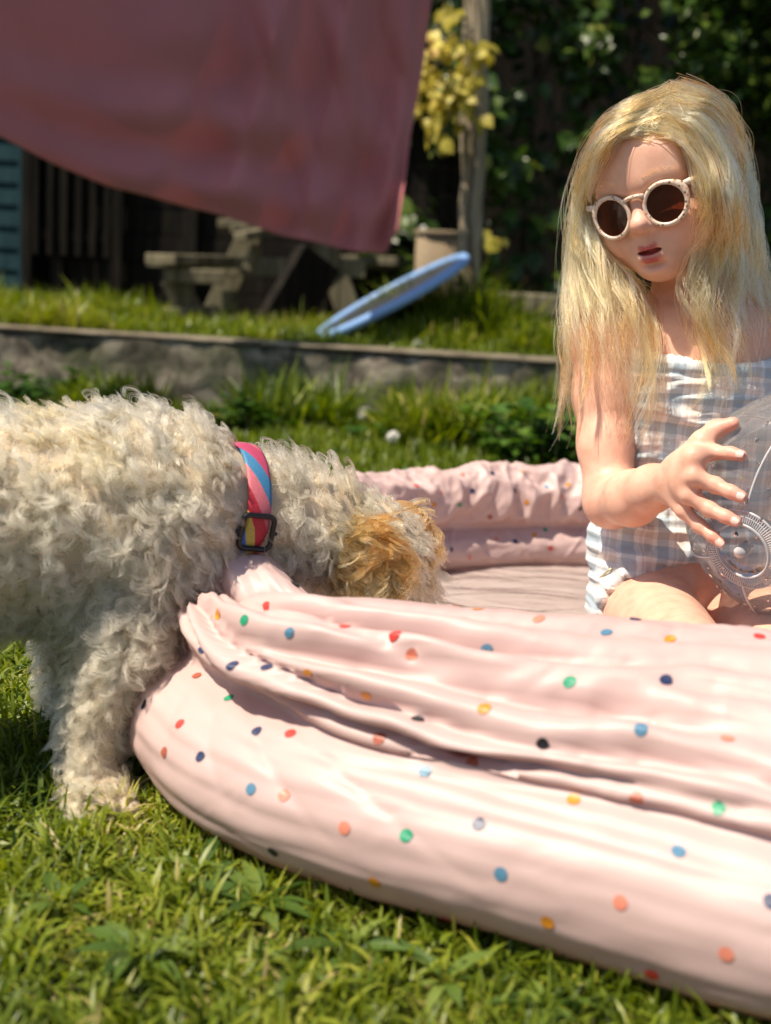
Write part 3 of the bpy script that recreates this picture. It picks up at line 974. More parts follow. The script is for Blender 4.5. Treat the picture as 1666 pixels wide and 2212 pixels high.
# shade beyond the table, painted as a near-black bay of upright boards
backing = empty('shade_backing', (-0.7, 6.6, 0.25))
tag(backing, 'near-black boarded bay in deep shade behind the picnic table', 'backing')
xa, xb = at(130, 500, 6.5).x, at(990, 500, 6.5).x
for i in range(9):
    MB().box(((xa + xb) / 2, 6.5 + 0.004 * (i % 2), 0.32 + 0.145 * i), (xb - xa, 0.024, 0.138), None, 0.004).build('board', MAT_SHADED_WOOD, backing)
for k in range(4):
    MB().box((xa + (xb - xa) * k / 3, 6.465, 0.9), (0.07, 0.05, 1.4), None, 0.004).build('post', MAT_SHADED_WOOD, backing)

# wicker box behind the post
M = Mat('wicker')
wv = M.new('TexWave', wave_type='BANDS', bands_direction='Z'); wv.inputs['Scale'].default_value = 28; wv.inputs['Distortion'].default_value = 1.0
M.link(M.coord(), wv.inputs['Vector'])
c = M.ramp(wv.outputs['Fac'], [(0.2, (0.16, 0.11, 0.06)), (0.7, (0.42, 0.32, 0.20))])
M.color(c).set(Roughness=0.7).bumpmap(wv.outputs['Fac'], 0.7, 0.006)
q = at(943, 560, 5.15)
wk = empty('wicker_basket', (q.x, 5.15, float(ter_z(q.x, 5.15))))
tag(wk, 'tan wicker basket between the blue hoop and the post', 'basket')
mb = MB()
h2 = at(943, 505, 5.15).z
z0 = float(ter_z(q.x, 5.15))
Vb = []
for zz, sc in ((z0, 0.075), (z0 + (h2 - z0) * 0.5, 0.088), (h2, 0.092)):
    for k in range(20):
        t_ = 2 * math.pi * k / 20
        c_, s_ = math.cos(t_), math.sin(t_)
        qq = 1.0 / (abs(c_) ** 4 + abs(s_) ** 4) ** 0.25
        Vb.append((q.x + sc * qq * c_, 5.15 + sc * qq * s_, zz))
Fb = [(i * 20 + k, i * 20 + (k + 1) % 20, (i + 1) * 20 + (k + 1) % 20, (i + 1) * 20 + k) for i in range(2) for k in range(20)] + [tuple(range(40, 60))]
mb.add(Vb, Fb).build('body', M.m, wk, True)
mb = MB()
mb.tube([(q.x + 0.094 * math.cos(a) / (abs(math.cos(a)) ** 4 + abs(math.sin(a)) ** 4) ** 0.25, 5.15 + 0.094 * math.sin(a) / (abs(math.cos(a)) ** 4 + abs(math.sin(a)) ** 4) ** 0.25, h2) for a in np.linspace(0, 2 * math.pi, 24, endpoint=False)], 0.009, 8, True)
mb.build('rim', M.m, wk, True)

# ------------------------------------------------------------------ blue hoop leaning on the post
M = Mat('blue_plastic'); M.color((0.22, 0.38, 0.68, 1)).set(Roughness=0.45); MAT_BLUE = M.m
M = Mat('dark_mesh'); M.color((0.012, 0.014, 0.02, 1)).set(Roughness=0.8); MAT_NET = M.m
a, b = A(700, 728, 4.55), A(985, 560, 4.80)
ctr = (a + b) / 2
ax = (b - a) / 2
rad = np.linalg.norm(ax)
ax /= rad
side = np.cross(ax, np.array([0, 0, 1.0])); side /= np.linalg.norm(side)
nrm = np.cross(side, ax)
tilt = math.radians(-8)
sd = side * math.cos(tilt) - nrm * math.sin(tilt)
hoop = empty('blue_hoop', tuple(ctr))
tag(hoop, 'blue round trampoline-like hoop leaning against the wooden post', 'hoop')
ring = [ctr + rad * (ax * math.cos(u) + sd * math.sin(u)) for u in np.linspace(0, 2 * math.pi, 72, endpoint=False)]
MB().tube(ring, 0.018, 12, True).build('rim', MAT_BLUE, hoop, True)
nv = np.cross(ax, sd)
Vn = [ctr + (rad - 0.02) * (ax * math.cos(u) + sd * math.sin(u)) + nv * dz for dz in (0.003, -0.003) for u in np.linspace(0, 2 * math.pi, 48, endpoint=False)]
MB().add(Vn, [tuple(range(48)), tuple(range(95, 47, -1))] + [(k, 48 + k, 48 + (k + 1) % 48, (k + 1) % 48) for k in range(48)]).build('mat', MAT_NET, hoop)
# ------------------------------------------------------------------ paddling pool
def vinyl(name, base, dark, rough=0.50):
    M = Mat(name)
    n1_ = M.noise(5, 4)
    c = M.ramp(n1_, [(0.3, dark), (0.7, base)])
    M.color(c).set(Roughness=rough)
    M.b.inputs['Specular IOR Level'].default_value = 0.5
    M.b.inputs['Coat Weight'].default_value = 0.05
    M.b.inputs['Coat Roughness'].default_value = 0.34
    fine = M.noise(90, 4, 0.6)
    M.bumpmap(fine, 0.10, 0.002)
    tr = M.new('BsdfTranslucent'); tr.inputs['Color'].default_value = (0.85, 0.42, 0.34, 1)
    mx = M.new('MixShader'); mx.inputs[0].default_value = 0.16
    M.link(M.b.outputs[0], mx.inputs[1]); M.link(tr.outputs[0], mx.inputs[2]); M.link(mx.outputs[0], M.out.inputs['Surface'])
    return M.m
MAT_VINYL = vinyl('pink_vinyl', (0.60, 0.435, 0.410), (0.56, 0.395, 0.365))

PROF = np.array([(-0.062, 0.002), (-0.030, 0.006), (-0.008, 0.024), (0.000, 0.050), (-0.006, 0.076), (-0.024, 0.096), (-0.040, 0.106),
                 (-0.036, 0.114), (-0.026, 0.128), (-0.026, 0.148), (-0.036, 0.166), (-0.055, 0.180), (-0.078, 0.186), (-0.102, 0.180), (-0.122, 0.164), (-0.130, 0.144), (-0.126, 0.124),
                 (-0.116, 0.110), (-0.112, 0.104), (-0.120, 0.094), (-0.132, 0.074), (-0.136, 0.050), (-0.130, 0.026), (-0.112, 0.008), (-0.095, 0.004)])
NV = 190
def cr(P, n):
    """Catmull-Rom through P, n points evenly spaced along it"""
    Q = []
    P_ = np.concatenate([[2 * P[0] - P[1]], P, [2 * P[-1] - P[-2]]])
    for i in range(1, len(P_) - 2):
        for t in np.linspace(0, 1, 24, endpoint=False):
            a, b, c, d = P_[i - 1], P_[i], P_[i + 1], P_[i + 2]
            Q.append(0.5 * (2 * b + (c - a) * t + (2 * a - 5 * b + 4 * c - d) * t * t + (-a + 3 * b - 3 * c + d) * t ** 3))
    Q.append(P[-1])
    Q = np.array(Q)
    d = np.concatenate([[0], np.cumsum(np.linalg.norm(np.diff(Q, axis=0), axis=1))])
    u = np.linspace(0, d[-1], n)
    return np.stack([np.interp(u, d, Q[:, k]) for k in range(P.shape[1])], 1), d[-1]
prof, PLEN = cr(PROF, NV)
tt = np.linspace(0, PLEN, NV)[None, :]          # metres along the profile
# denser stations where the pool is in view
ph = np.concatenate([np.linspace(-178, -125, 60, endpoint=False), np.linspace(-125, -40, 330, endpoint=False), np.linspace(-40, -5, 90, endpoint=False),
                     np.linspace(-5, 100, 620, endpoint=False), np.linspace(100, 182, 90)])
NU = len(ph)
PH = ph[:, None]
near = sstep(20, 40, PH) * (1 - sstep(120, 150, PH))
farm = sstep(-12, -35, PH) if False else (1 - sstep(-40, -15, PH))
def tab(x, pts):
    p = np.array(pts, float)
    return np.interp(x, p[:, 0], p[:, 1])
def smooth_tab(pts, k=9):
    y = tab(ph, pts)
    for _ in range(3):
        yp = np.concatenate([y[-k:], y, y[:k]])
        y = np.convolve(yp, np.ones(2 * k + 1) / (2 * k + 1), 'valid')
    return y[:, None]
ROUT = smooth_tab([(-180, 0.68), (-125, 0.67), (-90, 0.665), (-60, 0.68), (-40, 0.685), (-10, 0.69), (5, 0.70), (18, 0.708), (25, 0.714), (32, 0.724), (40, 0.735), (45, 0.728), (50, 0.716), (55, 0.703), (60, 0.694), (66, 0.694), (73, 0.705), (85, 0.71), (120, 0.69), (182, 0.68)])
ZTOP = smooth_tab([(-180, 0.165), (-100, 0.162), (-60, 0.160), (-30, 0.155), (-12, 0.140), (0, 0.118), (12, 0.112), (19, 0.124), (24, 0.163), (28, 0.186), (33, 0.180), (38, 0.172), (44, 0.180), (70, 0.186), (182, 0.175)], 5)
prof_r, prof_z = prof[:, 0][None, :], prof[:, 1][None, :]
up = sstep(0.100, 0.125, prof_z)                 # 1 on the upper ring
R = ROUT + prof_r
Zs = prof_z * (1 + 0.0 * PH)
ZC = 0.104 - 0.036 * farm
Zs = np.where(prof_z > 0.104, ZC + (prof_z - 0.104) * (ZTOP - ZC) / (0.186 - 0.104), prof_z * ZC / 0.104)
# the dog's chest pushes the upper ring inwards; the rest of it leans a little
R = R - up * 0.030 * bump(12, 14, PH)
lw_ = np.where(tt < 0.274, np.clip((prof_z - 0.112) / 0.070, 0, 1), up)
R = R - lw_ * (0.020 * sstep(30, 40, PH) + 0.040 * sstep(38, 52, PH) + 0.045 * sstep(50, 72, PH)) * (1 - sstep(100, 140, PH))
R = R - up * 0.010 * bump(29, 6, PH)
# buckled hollow below the pinch
R = R - 0.022 * bump(41, 5.0, PH) * bump(0.118, 0.018, prof_z) * (tt < 0.26)
# deep crease running out from the inside of the rim to the pinch
vl = 26.5 + 12.5 * (tt - 0.205) / 0.095
vd = np.exp(-np.abs(PH - vl) / 2.2) * sstep(0.190, 0.225, tt) * (1 - sstep(0.36, 0.40, tt))
R = R - 0.012 * vd
Zs = Zs - 0.040 * vd
BX = PC[0] - R * np.cos(np.radians(PH))
BY = PC[1] - R * np.sin(np.radians(PH))
B = np.stack([BX, BY, np.broadcast_to(Zs, BX.shape)], -1)
def normals(B):
    du = np.gradient(B, axis=0); dv = np.gradient(B, axis=1)
    n = np.cross(dv, du)
    n /= np.linalg.norm(n, axis=2)[..., None] + 1e-12
    return n
Nn = normals(B)
ctr_in = B - np.stack([PC[0] - (ROUT - 0.08) * np.cos(np.radians(PH)) + 0 * R, PC[1] - (ROUT - 0.08) * np.sin(np.radians(PH)) + 0 * R, np.where(prof_z > 0.104, 0.14, 0.05) + 0 * R], -1)
if (np.sum(Nn * ctr_in, -1)).mean() < 0: Nn = -Nn
S = np.radians(PH) * 0.64                        # metres round the rim
def vfold(t0, wid, depth):
    """sharp valley along t0(s) with plump lips on both sides"""
    x = (tt - t0) / wid
    return 1.7 * depth * (-np.exp(-np.abs(x) * 1.6) + 0.42 * np.exp(-((x - 1.7) / 1.4) ** 2) + 0.42 * np.exp(-((x + 1.7) / 1.4) ** 2))
dsp = 0
on = sstep(25, 33, PH) * (1 - sstep(110, 135, PH))
pin = 1 - sstep(26, 56, PH)                      # folds gather towards the pinch
def wob(k, a=0.006, f=9):
    return a * noise3(S * f, k * 7.3, 0.5) + 0.4 * a * noise3(S * f * 3, k * 3.1, 4.5)
def mod(k, f=6):
    return np.clip(0.75 + 0.9 * noise3(S * f, k * 5.7, 9.5), 0.12, 1.3)
tops = 0.262
for k, (t0, wid, dep) in enumerate(((0.177, 0.0050, 0.0085), (0.192, 0.0050, 0.0105), (0.209, 0.0062, 0.0165), (0.224, 0.0045, 0.0075), (0.239, 0.0060, 0.0140), (0.255, 0.0060, 0.0030))):
    c_ = t0 + wob(k) + (tops - t0) * 0.55 * pin ** 1.5
    dsp = dsp + vfold(c_, wid, dep) * on * mod(k)
# soft lengthwise ridges on the lower ring
lo = (tt < 0.152) * 1.0
for k, (t0, wid, dep) in enumerate(((0.050, 0.005, 0.0011), (0.066, 0.006, 0.0013), (0.079, 0.004, 0.0010), (0.093, 0.006, 0.0015), (0.106, 0.004, 0.0012), (0.118, 0.006, 0.0020), (0.131, 0.005, 0.0020), (0.143, 0.005, 0.0025))):
    dsp = dsp + 0.45 * vfold(t0 + wob(20 + k, 0.008, 6), wid, dep) * sstep(10, 30, PH) * mod(30 + k, 5) * lo
fine = np.abs(noise3(S * 7, tt * 95 + 1.5 * noise3(S * 6, tt * 20, 3), 8.8))
fine2 = np.abs(noise3(S * 30 + 2 * noise3(S * 12, tt * 30, 1), tt * 60, 5.5))
dsp = dsp + 0.0016 * (0.25 - fine2) * sstep(20, 35, PH) * (0.35 + 0.65 * (tt > 0.165)) 
dsp = dsp + 0.0030 * (0.3 - fine) * on * (tt > 0.165) * (tt < 0.30) + 0.0004 * (0.3 - fine) * lo
# creases that fan out from the pinch over the lower ring
for k, (p0, slope, dep) in enumerate(((33, 1.4, 0.0028), (36, 2.2, 0.003), (40, 3.0, 0.0025), (30, 0.8, 0.002))):
    line = p0 + 5 + slope * (0.16 - tt) / 0.14 * 9
    dsp = dsp - dep * np.exp(-np.abs(PH - line) / 1.0) * bump(0.130, 0.030, tt)
# general slackness
dsp = dsp + 0.0030 * noise3(S * 8, tt * 14, 2.2) * (1 - 0.4 * lo) + 0.0010 * noise3(S * 30, tt * 45, 6.1)
# crumpled far side
def crumple(S, T, z0):
    a = np.abs(noise3(S * 13 + 0.8 * noise3(S * 5, T * 5, z0), T * 17, z0))
    b = np.abs(noise3(S * 27, T * 31 + noise3(S * 9, T * 9, z0), z0 + 3))
    c = np.abs(noise3(S * 60, T * 55, z0 + 5))
    return 0.5 - 1.6 * a - 0.8 * b - 0.35 * c
inn = (tt > 0.25) * 1.0
upi = sstep(0.22, 0.25, tt) * (1 - sstep(0.378, 0.392, tt))
dsp = dsp + (0.0120 * upi + 0.0025 * (1 - upi)) * crumple(S, tt, 1.3) * farm
dsp = dsp + 0.010 * farm * upi * noise3(S * 5.5, tt * 6, 17)
dsp = dsp + 0.0020 * crumple(S, tt, 4.4) * (1 - farm) * inn
# a few knife-edge creases across the far inner wall
for p0, sl in ((-52, 60), (-66, -45), (-40, 40), (-75, 55)):
    line = p0 + sl * (tt - 0.44)
    dsp = dsp + 0.0030 * np.exp(-np.abs(PH - line) / 0.45) * (tt > 0.392) * farm
POOL = B + Nn * dsp[..., None]
POOL[..., 2] = np.maximum(POOL[..., 2], 0.0015)
# the ring closes on itself behind the camera
I = np.arange(NU * NV).reshape(NU, NV)
F = np.stack([I[:-1, :-1], I[:-1, 1:], I[1:, 1:], I[1:, :-1]], -1).reshape(-1, 4)
pool = empty('paddling_pool', (PC[0], PC[1], 0))
tag(pool, 'half-deflated pale pink paddling pool printed with coloured dots', 'paddling pool')
ring = mesh_np('inflated_rings', POOL.reshape(-1, 3), F, MAT_VINYL, pool)

# floor of the pool, slightly rucked
nr, na = 60, 160
rr = np.linspace(0, 0.60, nr)[:, None]; aa = np.linspace(0, 2 * math.pi, na, endpoint=False)[None, :]
X, Y = PC[0] + rr * np.cos(aa), PC[1] + rr * np.sin(aa)
Z = 0.008 + 0.003 * noise3(X * 7, Y * 7, 3) + 0.002 * np.abs(noise3(X * 16, Y * 9, 8))
I = np.arange(nr * na).reshape(nr, na)
J = np.roll(I, -1, 1)
F = np.stack([I[:-1], I[1:], J[1:], J[:-1]], -1).reshape(-1, 4)
mesh_np('pool_floor', np.stack([X, Y, Z], -1).reshape(-1, 3), F, vinyl('pink_vinyl_floor', (0.66, 0.54, 0.52), (0.60, 0.48, 0.45)), pool)

# shallow water
M = Mat('pool_water')
fr = M.new('Fresnel'); fr.inputs['IOR'].default_value = 1.33
gl = M.new('BsdfGlossy'); gl.inputs['Roughness'].default_value = 0.04
tp = M.new('BsdfTransparent'); tp.inputs['Color'].default_value = (0.97, 0.97, 0.96, 1)
bp = M.new('Bump'); bp.inputs['Strength'].default_value = 0.7; bp.inputs['Distance'].default_value = 0.02
mp = M.new('Mapping'); mp.inputs['Scale'].default_value = (7, 16, 7)
M.link(M.coord(), mp.inputs['Vector'])
M.link(M.noise(1.0, 4, 0.5, mp.outputs['Vector'], 0.8), bp.inputs['Height'])
M.link(bp.outputs[0], gl.inputs['Normal']); M.link(bp.outputs[0], fr.inputs['Normal'])
mx = M.new('MixShader'); M.link(fr.outputs[0], mx.inputs[0]); M.link(tp.outputs[0], mx.inputs[1]); M.link(gl.outputs[0], mx.inputs[2])
M.link(mx.outputs[0], M.out.inputs['Surface'])
rr = np.linspace(0, 0.560, nr)[:, None]
X, Y = PC[0] + rr * np.cos(aa), PC[1] + rr * np.sin(aa)
Z = 0.024 + 0.0012 * noise3(X * 14, Y * 30, 3)
tag(mesh_np('water', np.stack([X, Y, Z], -1).reshape(-1, 3), F, M.m), kind='structure')

# printed dots: flat discs of ink lying on the vinyl, at their places round the rim (degrees, metres along the profile, kind)
INK = {'c': (0.62, 0.20, 0.13), 'r': (0.60, 0.045, 0.035), 'o': (0.58, 0.22, 0.015), 'g': (0.010, 0.26, 0.13), 's': (0.075, 0.19, 0.29), 'n': (0.018, 0.030, 0.085), 'k': (0.006, 0.009, 0.014), 'b': (0.34, 0.085, 0.045)}
DOTS = [(37.3, 0.225, 'o', 0.0043), (40.6, 0.225, 'g', 0.0043), (43.8, 0.222, 's', 0.0043), (39.2, 0.25, 'r', 0.0043), (46.1, 0.233, 'r', 0.0043), (49.4, 0.228, 'r', 0.0046), (50.7, 0.222, 'c', 0.0046), (53.9, 0.239, 's', 0.0046), (55.5, 0.266, 'c', 0.0043), (60.0, 0.258, 's', 0.0043), (64.1, 0.258, 'o', 0.0043), (51.2, 0.275, 'o', 0.0043), (69.9, 0.272, 'r', 0.0043), (41.2, 0.203, 'n', 0.0043), (43.1, 0.203, 'n', 0.0043), (46.0, 0.203, 'o', 0.0046), (36.7, 0.197, 'n', 0.0043), (49.7, 0.197, 'o', 0.0046), (52.9, 0.191, 'k', 0.0046), (56.3, 0.2, 'o', 0.0046), (59.9, 0.219, 'g', 0.0046), (65.1, 0.225, 'n', 0.0046), (64.8, 0.2, 's', 0.0046), (59.9, 0.189, 'k', 0.0046), (69.2, 0.205, 'c', 0.0046), (51.1, 0.172, 'b', 0.0046), (56.3, 0.166, 'b', 0.0046), (62.1, 0.155, 'o', 0.0046), (69.3, 0.175, 'g', 0.0046), (65.3, 0.169, 'b', 0.0046), (32.9, 0.117, 'k', 0.0043), (38.2, 0.125, 'r', 0.0043), (34.8, 0.158, 'b', 0.0043), (39.2, 0.155, 'g', 0.0043), (43.4, 0.144, 'n', 0.0043), (45.6, 0.15, 'r', 0.0043), (38.0, 0.103, 'b', 0.0043), (41.2, 0.114, 'n', 0.0043), (45.5, 0.108, 's', 0.0043), (47.5, 0.111, 'c', 0.0046), (51.4, 0.103, 'c', 0.0046), (54.6, 0.108, 'g', 0.0046), (54.1, 0.15, 's', 0.0046), (58.0, 0.125, 'n', 0.0046), (59.7, 0.1, 's', 0.0046), (53.1, 0.072, 'o', 0.0046), (56.3, 0.044, 'r', 0.0046), (62.2, 0.078, 'o', 0.0046), (65.6, 0.103, 'c', 0.0046), (67.8, 0.139, 's', 0.0046), (70.5, 0.092, 'c', 0.0046), (67.3, 0.061, 'r', 0.0046), (72.1, 0.125, 'n', 0.0046), (47.0, 0.069, 'k', 0.0043), (34.6, 0.308, 'k', 0.0043), (-49.8, 0.253, 'g', 0.0042), (-36.1, 0.311, 'k', 0.0042), (-51.1, 0.336, 'r', 0.0042), (-49.3, 0.352, 'o', 0.0042), (-57.0, 0.336, 'n', 0.0042), (-61.1, 0.311, 'n', 0.0042), (-64.2, 0.339, 'k', 0.0042), (-70.1, 0.33, 's', 0.0042), (-73.7, 0.327, 'o', 0.0042), (-75.3, 0.361, 'k', 0.0042), (-66.3, 0.355, 'o', 0.0042), (-54.2, 0.355, 'g', 0.0042), (-70.4, 0.405, 'g', 0.0042), (-60.3, 0.375, 'b', 0.0042), (-52.4, 0.441, 'n', 0.0042), (-61.6, 0.422, 'c', 0.0042), (-64.7, 0.43, 'n', 0.0042), (-70.7, 0.447, 'r', 0.0042), (-68.3, 0.416, 'o', 0.0042), (-56.2, 0.461, 'c', 0.0042), (-63.7, 0.502, 'k', 0.0042), (-56.7, 0.302, 'c', 0.0042), (-46.2, 0.325, 'r', 0.0042), (-66.5, 0.308, 'o', 0.0042), (-72.2, 0.347, 'c', 0.0042)]
#DOTS
def surf(phi, t):
    fu = np.interp(phi, ph, np.arange(NU)); fv = np.clip(t / PLEN * (NV - 1), 0, NV - 1.001)
    i, j = np.minimum(fu.astype(int), NU - 2), fv.astype(int)
    a, b = (fu - i)[..., None], (fv - j)[..., None]
    return POOL[i, j] * (1 - a) * (1 - b) + POOL[i + 1, j] * a * (1 - b) + POOL[i, j + 1] * (1 - a) * b + POOL[i + 1, j + 1] * a * b
SURF_N = normals(POOL)
if np.sum(SURF_N * Nn, -1).mean() < 0: SURF_N = -SURF_N
def surf_n(phi, t):
    i = np.clip(np.interp(phi, ph, np.arange(NU)).astype(int), 0, NU - 1); j = np.clip((t / PLEN * (NV - 1)).astype(int), 0, NV - 1)
    return SURF_N[i, j]
rsd = np.random.RandomState(31)
seen = np.array([(d[0] * 0.0115, d[1]) for d in DOTS]) if DOTS else np.zeros((0, 2))
for p0 in np.arange(-176, 180, 4.4):
    for t0 in np.arange(0.045, 0.50, 0.052):
        p_, t_ = p0 + rsd.uniform(-1.6, 1.6), t0 + rsd.uniform(-0.018, 0.018)
        if (22 < p_ < 78 and t_ < 0.285) or (-80 < p_ < -34 and t_ > 0.25): continue
        if rsd.rand() < 0.25: continue
        DOTS.append((p_, t_, 'crogsnkb'[rsd.randint(8)], 0.0042 * rsd.uniform(0.9, 1.1)))
mb, mi = MB(), []
keys = list(INK)
for p_, t_, kd, r_ in DOTS:
    r_ = 0.9 * r_
    qs, fs = [(0.0, 0.0)], []
    for rr_ in (0.35, 0.7, 1.0):
        for a in np.linspace(0, 2 * math.pi, 18, endpoint=False):
            qs.append((rr_ * r_ * math.cos(a), rr_ * r_ * math.sin(a)))
    # metric of the surface at the dot, so that the print stays round on the sheet
    e_ = 0.0015
    gp = float(np.linalg.norm(surf(np.array([p_ + 0.4]), np.array([t_])) - surf(np.array([p_ - 0.4]), np.array([t_])))) / 0.8
    gt = float(np.linalg.norm(surf(np.array([p_]), np.array([t_ + e_])) - surf(np.array([p_]), np.array([t_ - e_])))) / (2 * e_)
    gp, gt = max(gp, 0.006), max(gt, 0.7)
    qs = np.array(qs)
    pp, tq = p_ + qs[:, 0] / gp, t_ + qs[:, 1] / gt
    Vd = surf(pp, tq) + 0.0006 * surf_n(pp, tq)
    for k_ in range(3):
        b0, b1 = 1 + (k_ - 1) * 18, 1 + k_ * 18
        for i in range(18):
            fs.append((0, 1 + i, 1 + (i + 1) % 18) if k_ == 0 else (b0 + i, b1 + i, b1 + (i + 1) % 18, b0 + (i + 1) % 18))
    mb.add(Vd, fs)
    mi += [keys.index(kd)] * len(fs)
dp = mb.build('dot_print', None, pool, True)
for k_ in keys:
    M = Mat('ink_' + {'c': 'coral', 'r': 'red', 'o': 'orange', 'g': 'green', 's': 'blue', 'n': 'navy', 'k': 'black', 'b': 'brown'}[k_])
    M.color((*INK[k_], 1)).set(Roughness=0.45)
    dp.data.materials.append(M.m)
dp.data.polygons.foreach_set('material_index', np.array(mi, dtype=np.int32))
dp['kind'] = 'stuff'
# ------------------------------------------------------------------ dog
def hair_mat(name, stops, attrname='tint', rough=0.35, rrough=0.5, ior=1.36):
    M = Mat(name)
    a = M.new('Attribute', attribute_name=attrname)
    c = M.ramp(a.outputs['Fac'], stops)
    hb = M.new('BsdfHairPrincipled', parametrization='COLOR')
    M.link(c, hb.inputs['Color'])
    hb.inputs['Roughness'].default_value = rough
    hb.inputs['Radial Roughness'].default_value = rrough
    hb.inputs['Random Roughness'].default_value = 0.2
    hb.inputs['IOR'].default_value = ior
    M.link(hb.outputs[0], M.out.inputs['Surface'])
    return M.m
dog_root = A(-100, 1700, 0.92); 
dog = empty('dog', (float(dog_root[0]), 0.92, 0))
tag(dog, 'cream curly-haired dog with golden ear drinking over the rim of the pool', 'dog')
DS = Solid((-0.66, 0.70, -0.01), (0.16, 1.26, 0.40), 0.004)
k = 0.03
DS.chain([(A(-380, 1110, 0.86), 0.062), (A(-150, 1120, 0.90), 0.068), (A(60, 1125, 0.935), 0.073), (A(250, 1125, 0.965), 0.080), (A(370, 1110, 0.98), 0.074)], k)
DS.ell(A(320, 1180, 0.975), (0.070, 0.066, 0.078), k)
DS.ell(A(405, 1160, 0.985), (0.050, 0.052, 0.062), k)
DS.chain([(A(390, 1080, 0.98), 0.056), (A(505, 1098, 0.992), 0.043), (A(650, 1130, 1.02), 0.042), (A(780, 1175, 1.05), 0.040)], 0.02)
HEAD_C = A(815, 1192, 1.055)
DS.ell(HEAD_C, (0.041, 0.043, 0.041), 0.015)
DS.cone(HEAD_C + [0.008, 0.008, -0.01], A(900, 1330, 1.12), 0.030, 0.020, 0.015)       # muzzle goes down to the water
MUZ = A(900, 1330, 1.12)
# near foreleg, far foreleg
PAW = A(215, 1738, 0.845)
DS.chain([(A(315, 1240, 0.935), 0.050), (A(272, 1390, 0.905), 0.033), (A(222, 1510, 0.885), 0.022), (A(196, 1620, 0.873), 0.0165), (A(200, 1700, 0.862), 0.016)], 0.02)
DS.ell(A(215, 1722, 0.852), (0.027, 0.033, 0.017), 0.012)
for q in (-0.016, -0.005, 0.006, 0.016):
    DS.cone(A(215, 1725, 0.846) + np.array([q, 0, 0]), A(228, 1748, 0.830) + np.array([q * 1.15, 0.0, 0]), 0.0095, 0.009, 0.004)
FP = np.array([-0.272, 1.030, 0.014])
DS.chain([(A(200, 1260, 1.03), 0.045), (A(175, 1390, 1.035), 0.032), (A(150, 1500, 1.04), 0.022), (FP + [0.0, 0.01, 0.05], 0.019), (FP + [0.004, -0.005, 0.008], 0.018)], 0.02)
DS.ell(FP + [0.012, -0.02, 0.002], (0.026, 0.030, 0.015), 0.012)
# hind legs, outside the picture
for sx, dy in ((-0.60, 0.80), (-0.60, 0.93)):
    DS.chain([(np.array([-0.52, dy + 0.01, 0.18]), 0.055), (np.array([-0.50, dy, 0.115]), 0.036), (np.array([-0.565, dy, 0.075]), 0.020), (np.array([-0.555, dy, 0.02]), 0.017), (np.array([-0.52, dy - 0.005, 0.014]), 0.017)], 0.02)
DS.chain([(np.array([-0.585, 0.875, 0.25]), 0.02), (np.array([-0.635, 0.88, 0.30]), 0.014)], 0.02)
V, F = DS.mesh(2)
V[:, 2] = np.maximum(V[:, 2], 0.002)
M = Mat('dog_skin'); M.color((0.42, 0.34, 0.25, 1)).set(Roughness=0.9)
body = mesh_np('body', V, F, M.m, dog)
DV, DF = V, F
# ear: a leaf-shaped flap on the near side
EAR_B, EAR_T = A(788, 1108, 1.004), A(800, 1300, 0.984)
ES = Solid(np.minimum(EAR_B, EAR_T) - 0.06, np.maximum(EAR_B, EAR_T) + 0.06, 0.003)
eax = unit(EAR_T - EAR_B)
ed = unit(np.array([0.12, -1.0, 0.0])); ed = unit(ed - eax * ed.dot(eax)); esd = np.cross(eax, ed)
ES.ell((EAR_B + EAR_T) / 2 + eax * 0.004, (0.031, 0.011, 0.040), 0.0, np.stack([esd, ed, eax], 1))
EV, EF = ES.mesh(1)
M = Mat('dog_ear_skin'); M.color((0.30, 0.17, 0.07, 1)).set(Roughness=0.9)
ear = mesh_np('ear', EV, EF, M.m, dog)
EV2 = EV + np.array([0.03, 0.095, 0.0])
ear2 = mesh_np('ear', EV2, EF, M.m, dog)
M = Mat('dog_nose'); M.color((0.012, 0.010, 0.010, 1)).set(Roughness=0.3)
ns_ = Solid(MUZ - 0.04, MUZ + 0.04, 0.002).ell(MUZ + [0.006, 0.006, -0.016], (0.009, 0.008, 0.008), 0)
nv_, nf_ = ns_.mesh(1)
mesh_np('nose', nv_, nf_, M.m, dog)

# collar plane
COL_C = A(508, 1104, 0.992)
COL_AX = unit(A(640, 1118, 1.02) - A(430, 1100, 0.98))
COL_U = unit(np.array([0.20, 0.02, 1.0])); COL_U = unit(COL_U - COL_AX * COL_U.dot(COL_AX))
COL_W = np.cross(COL_AX, COL_U)

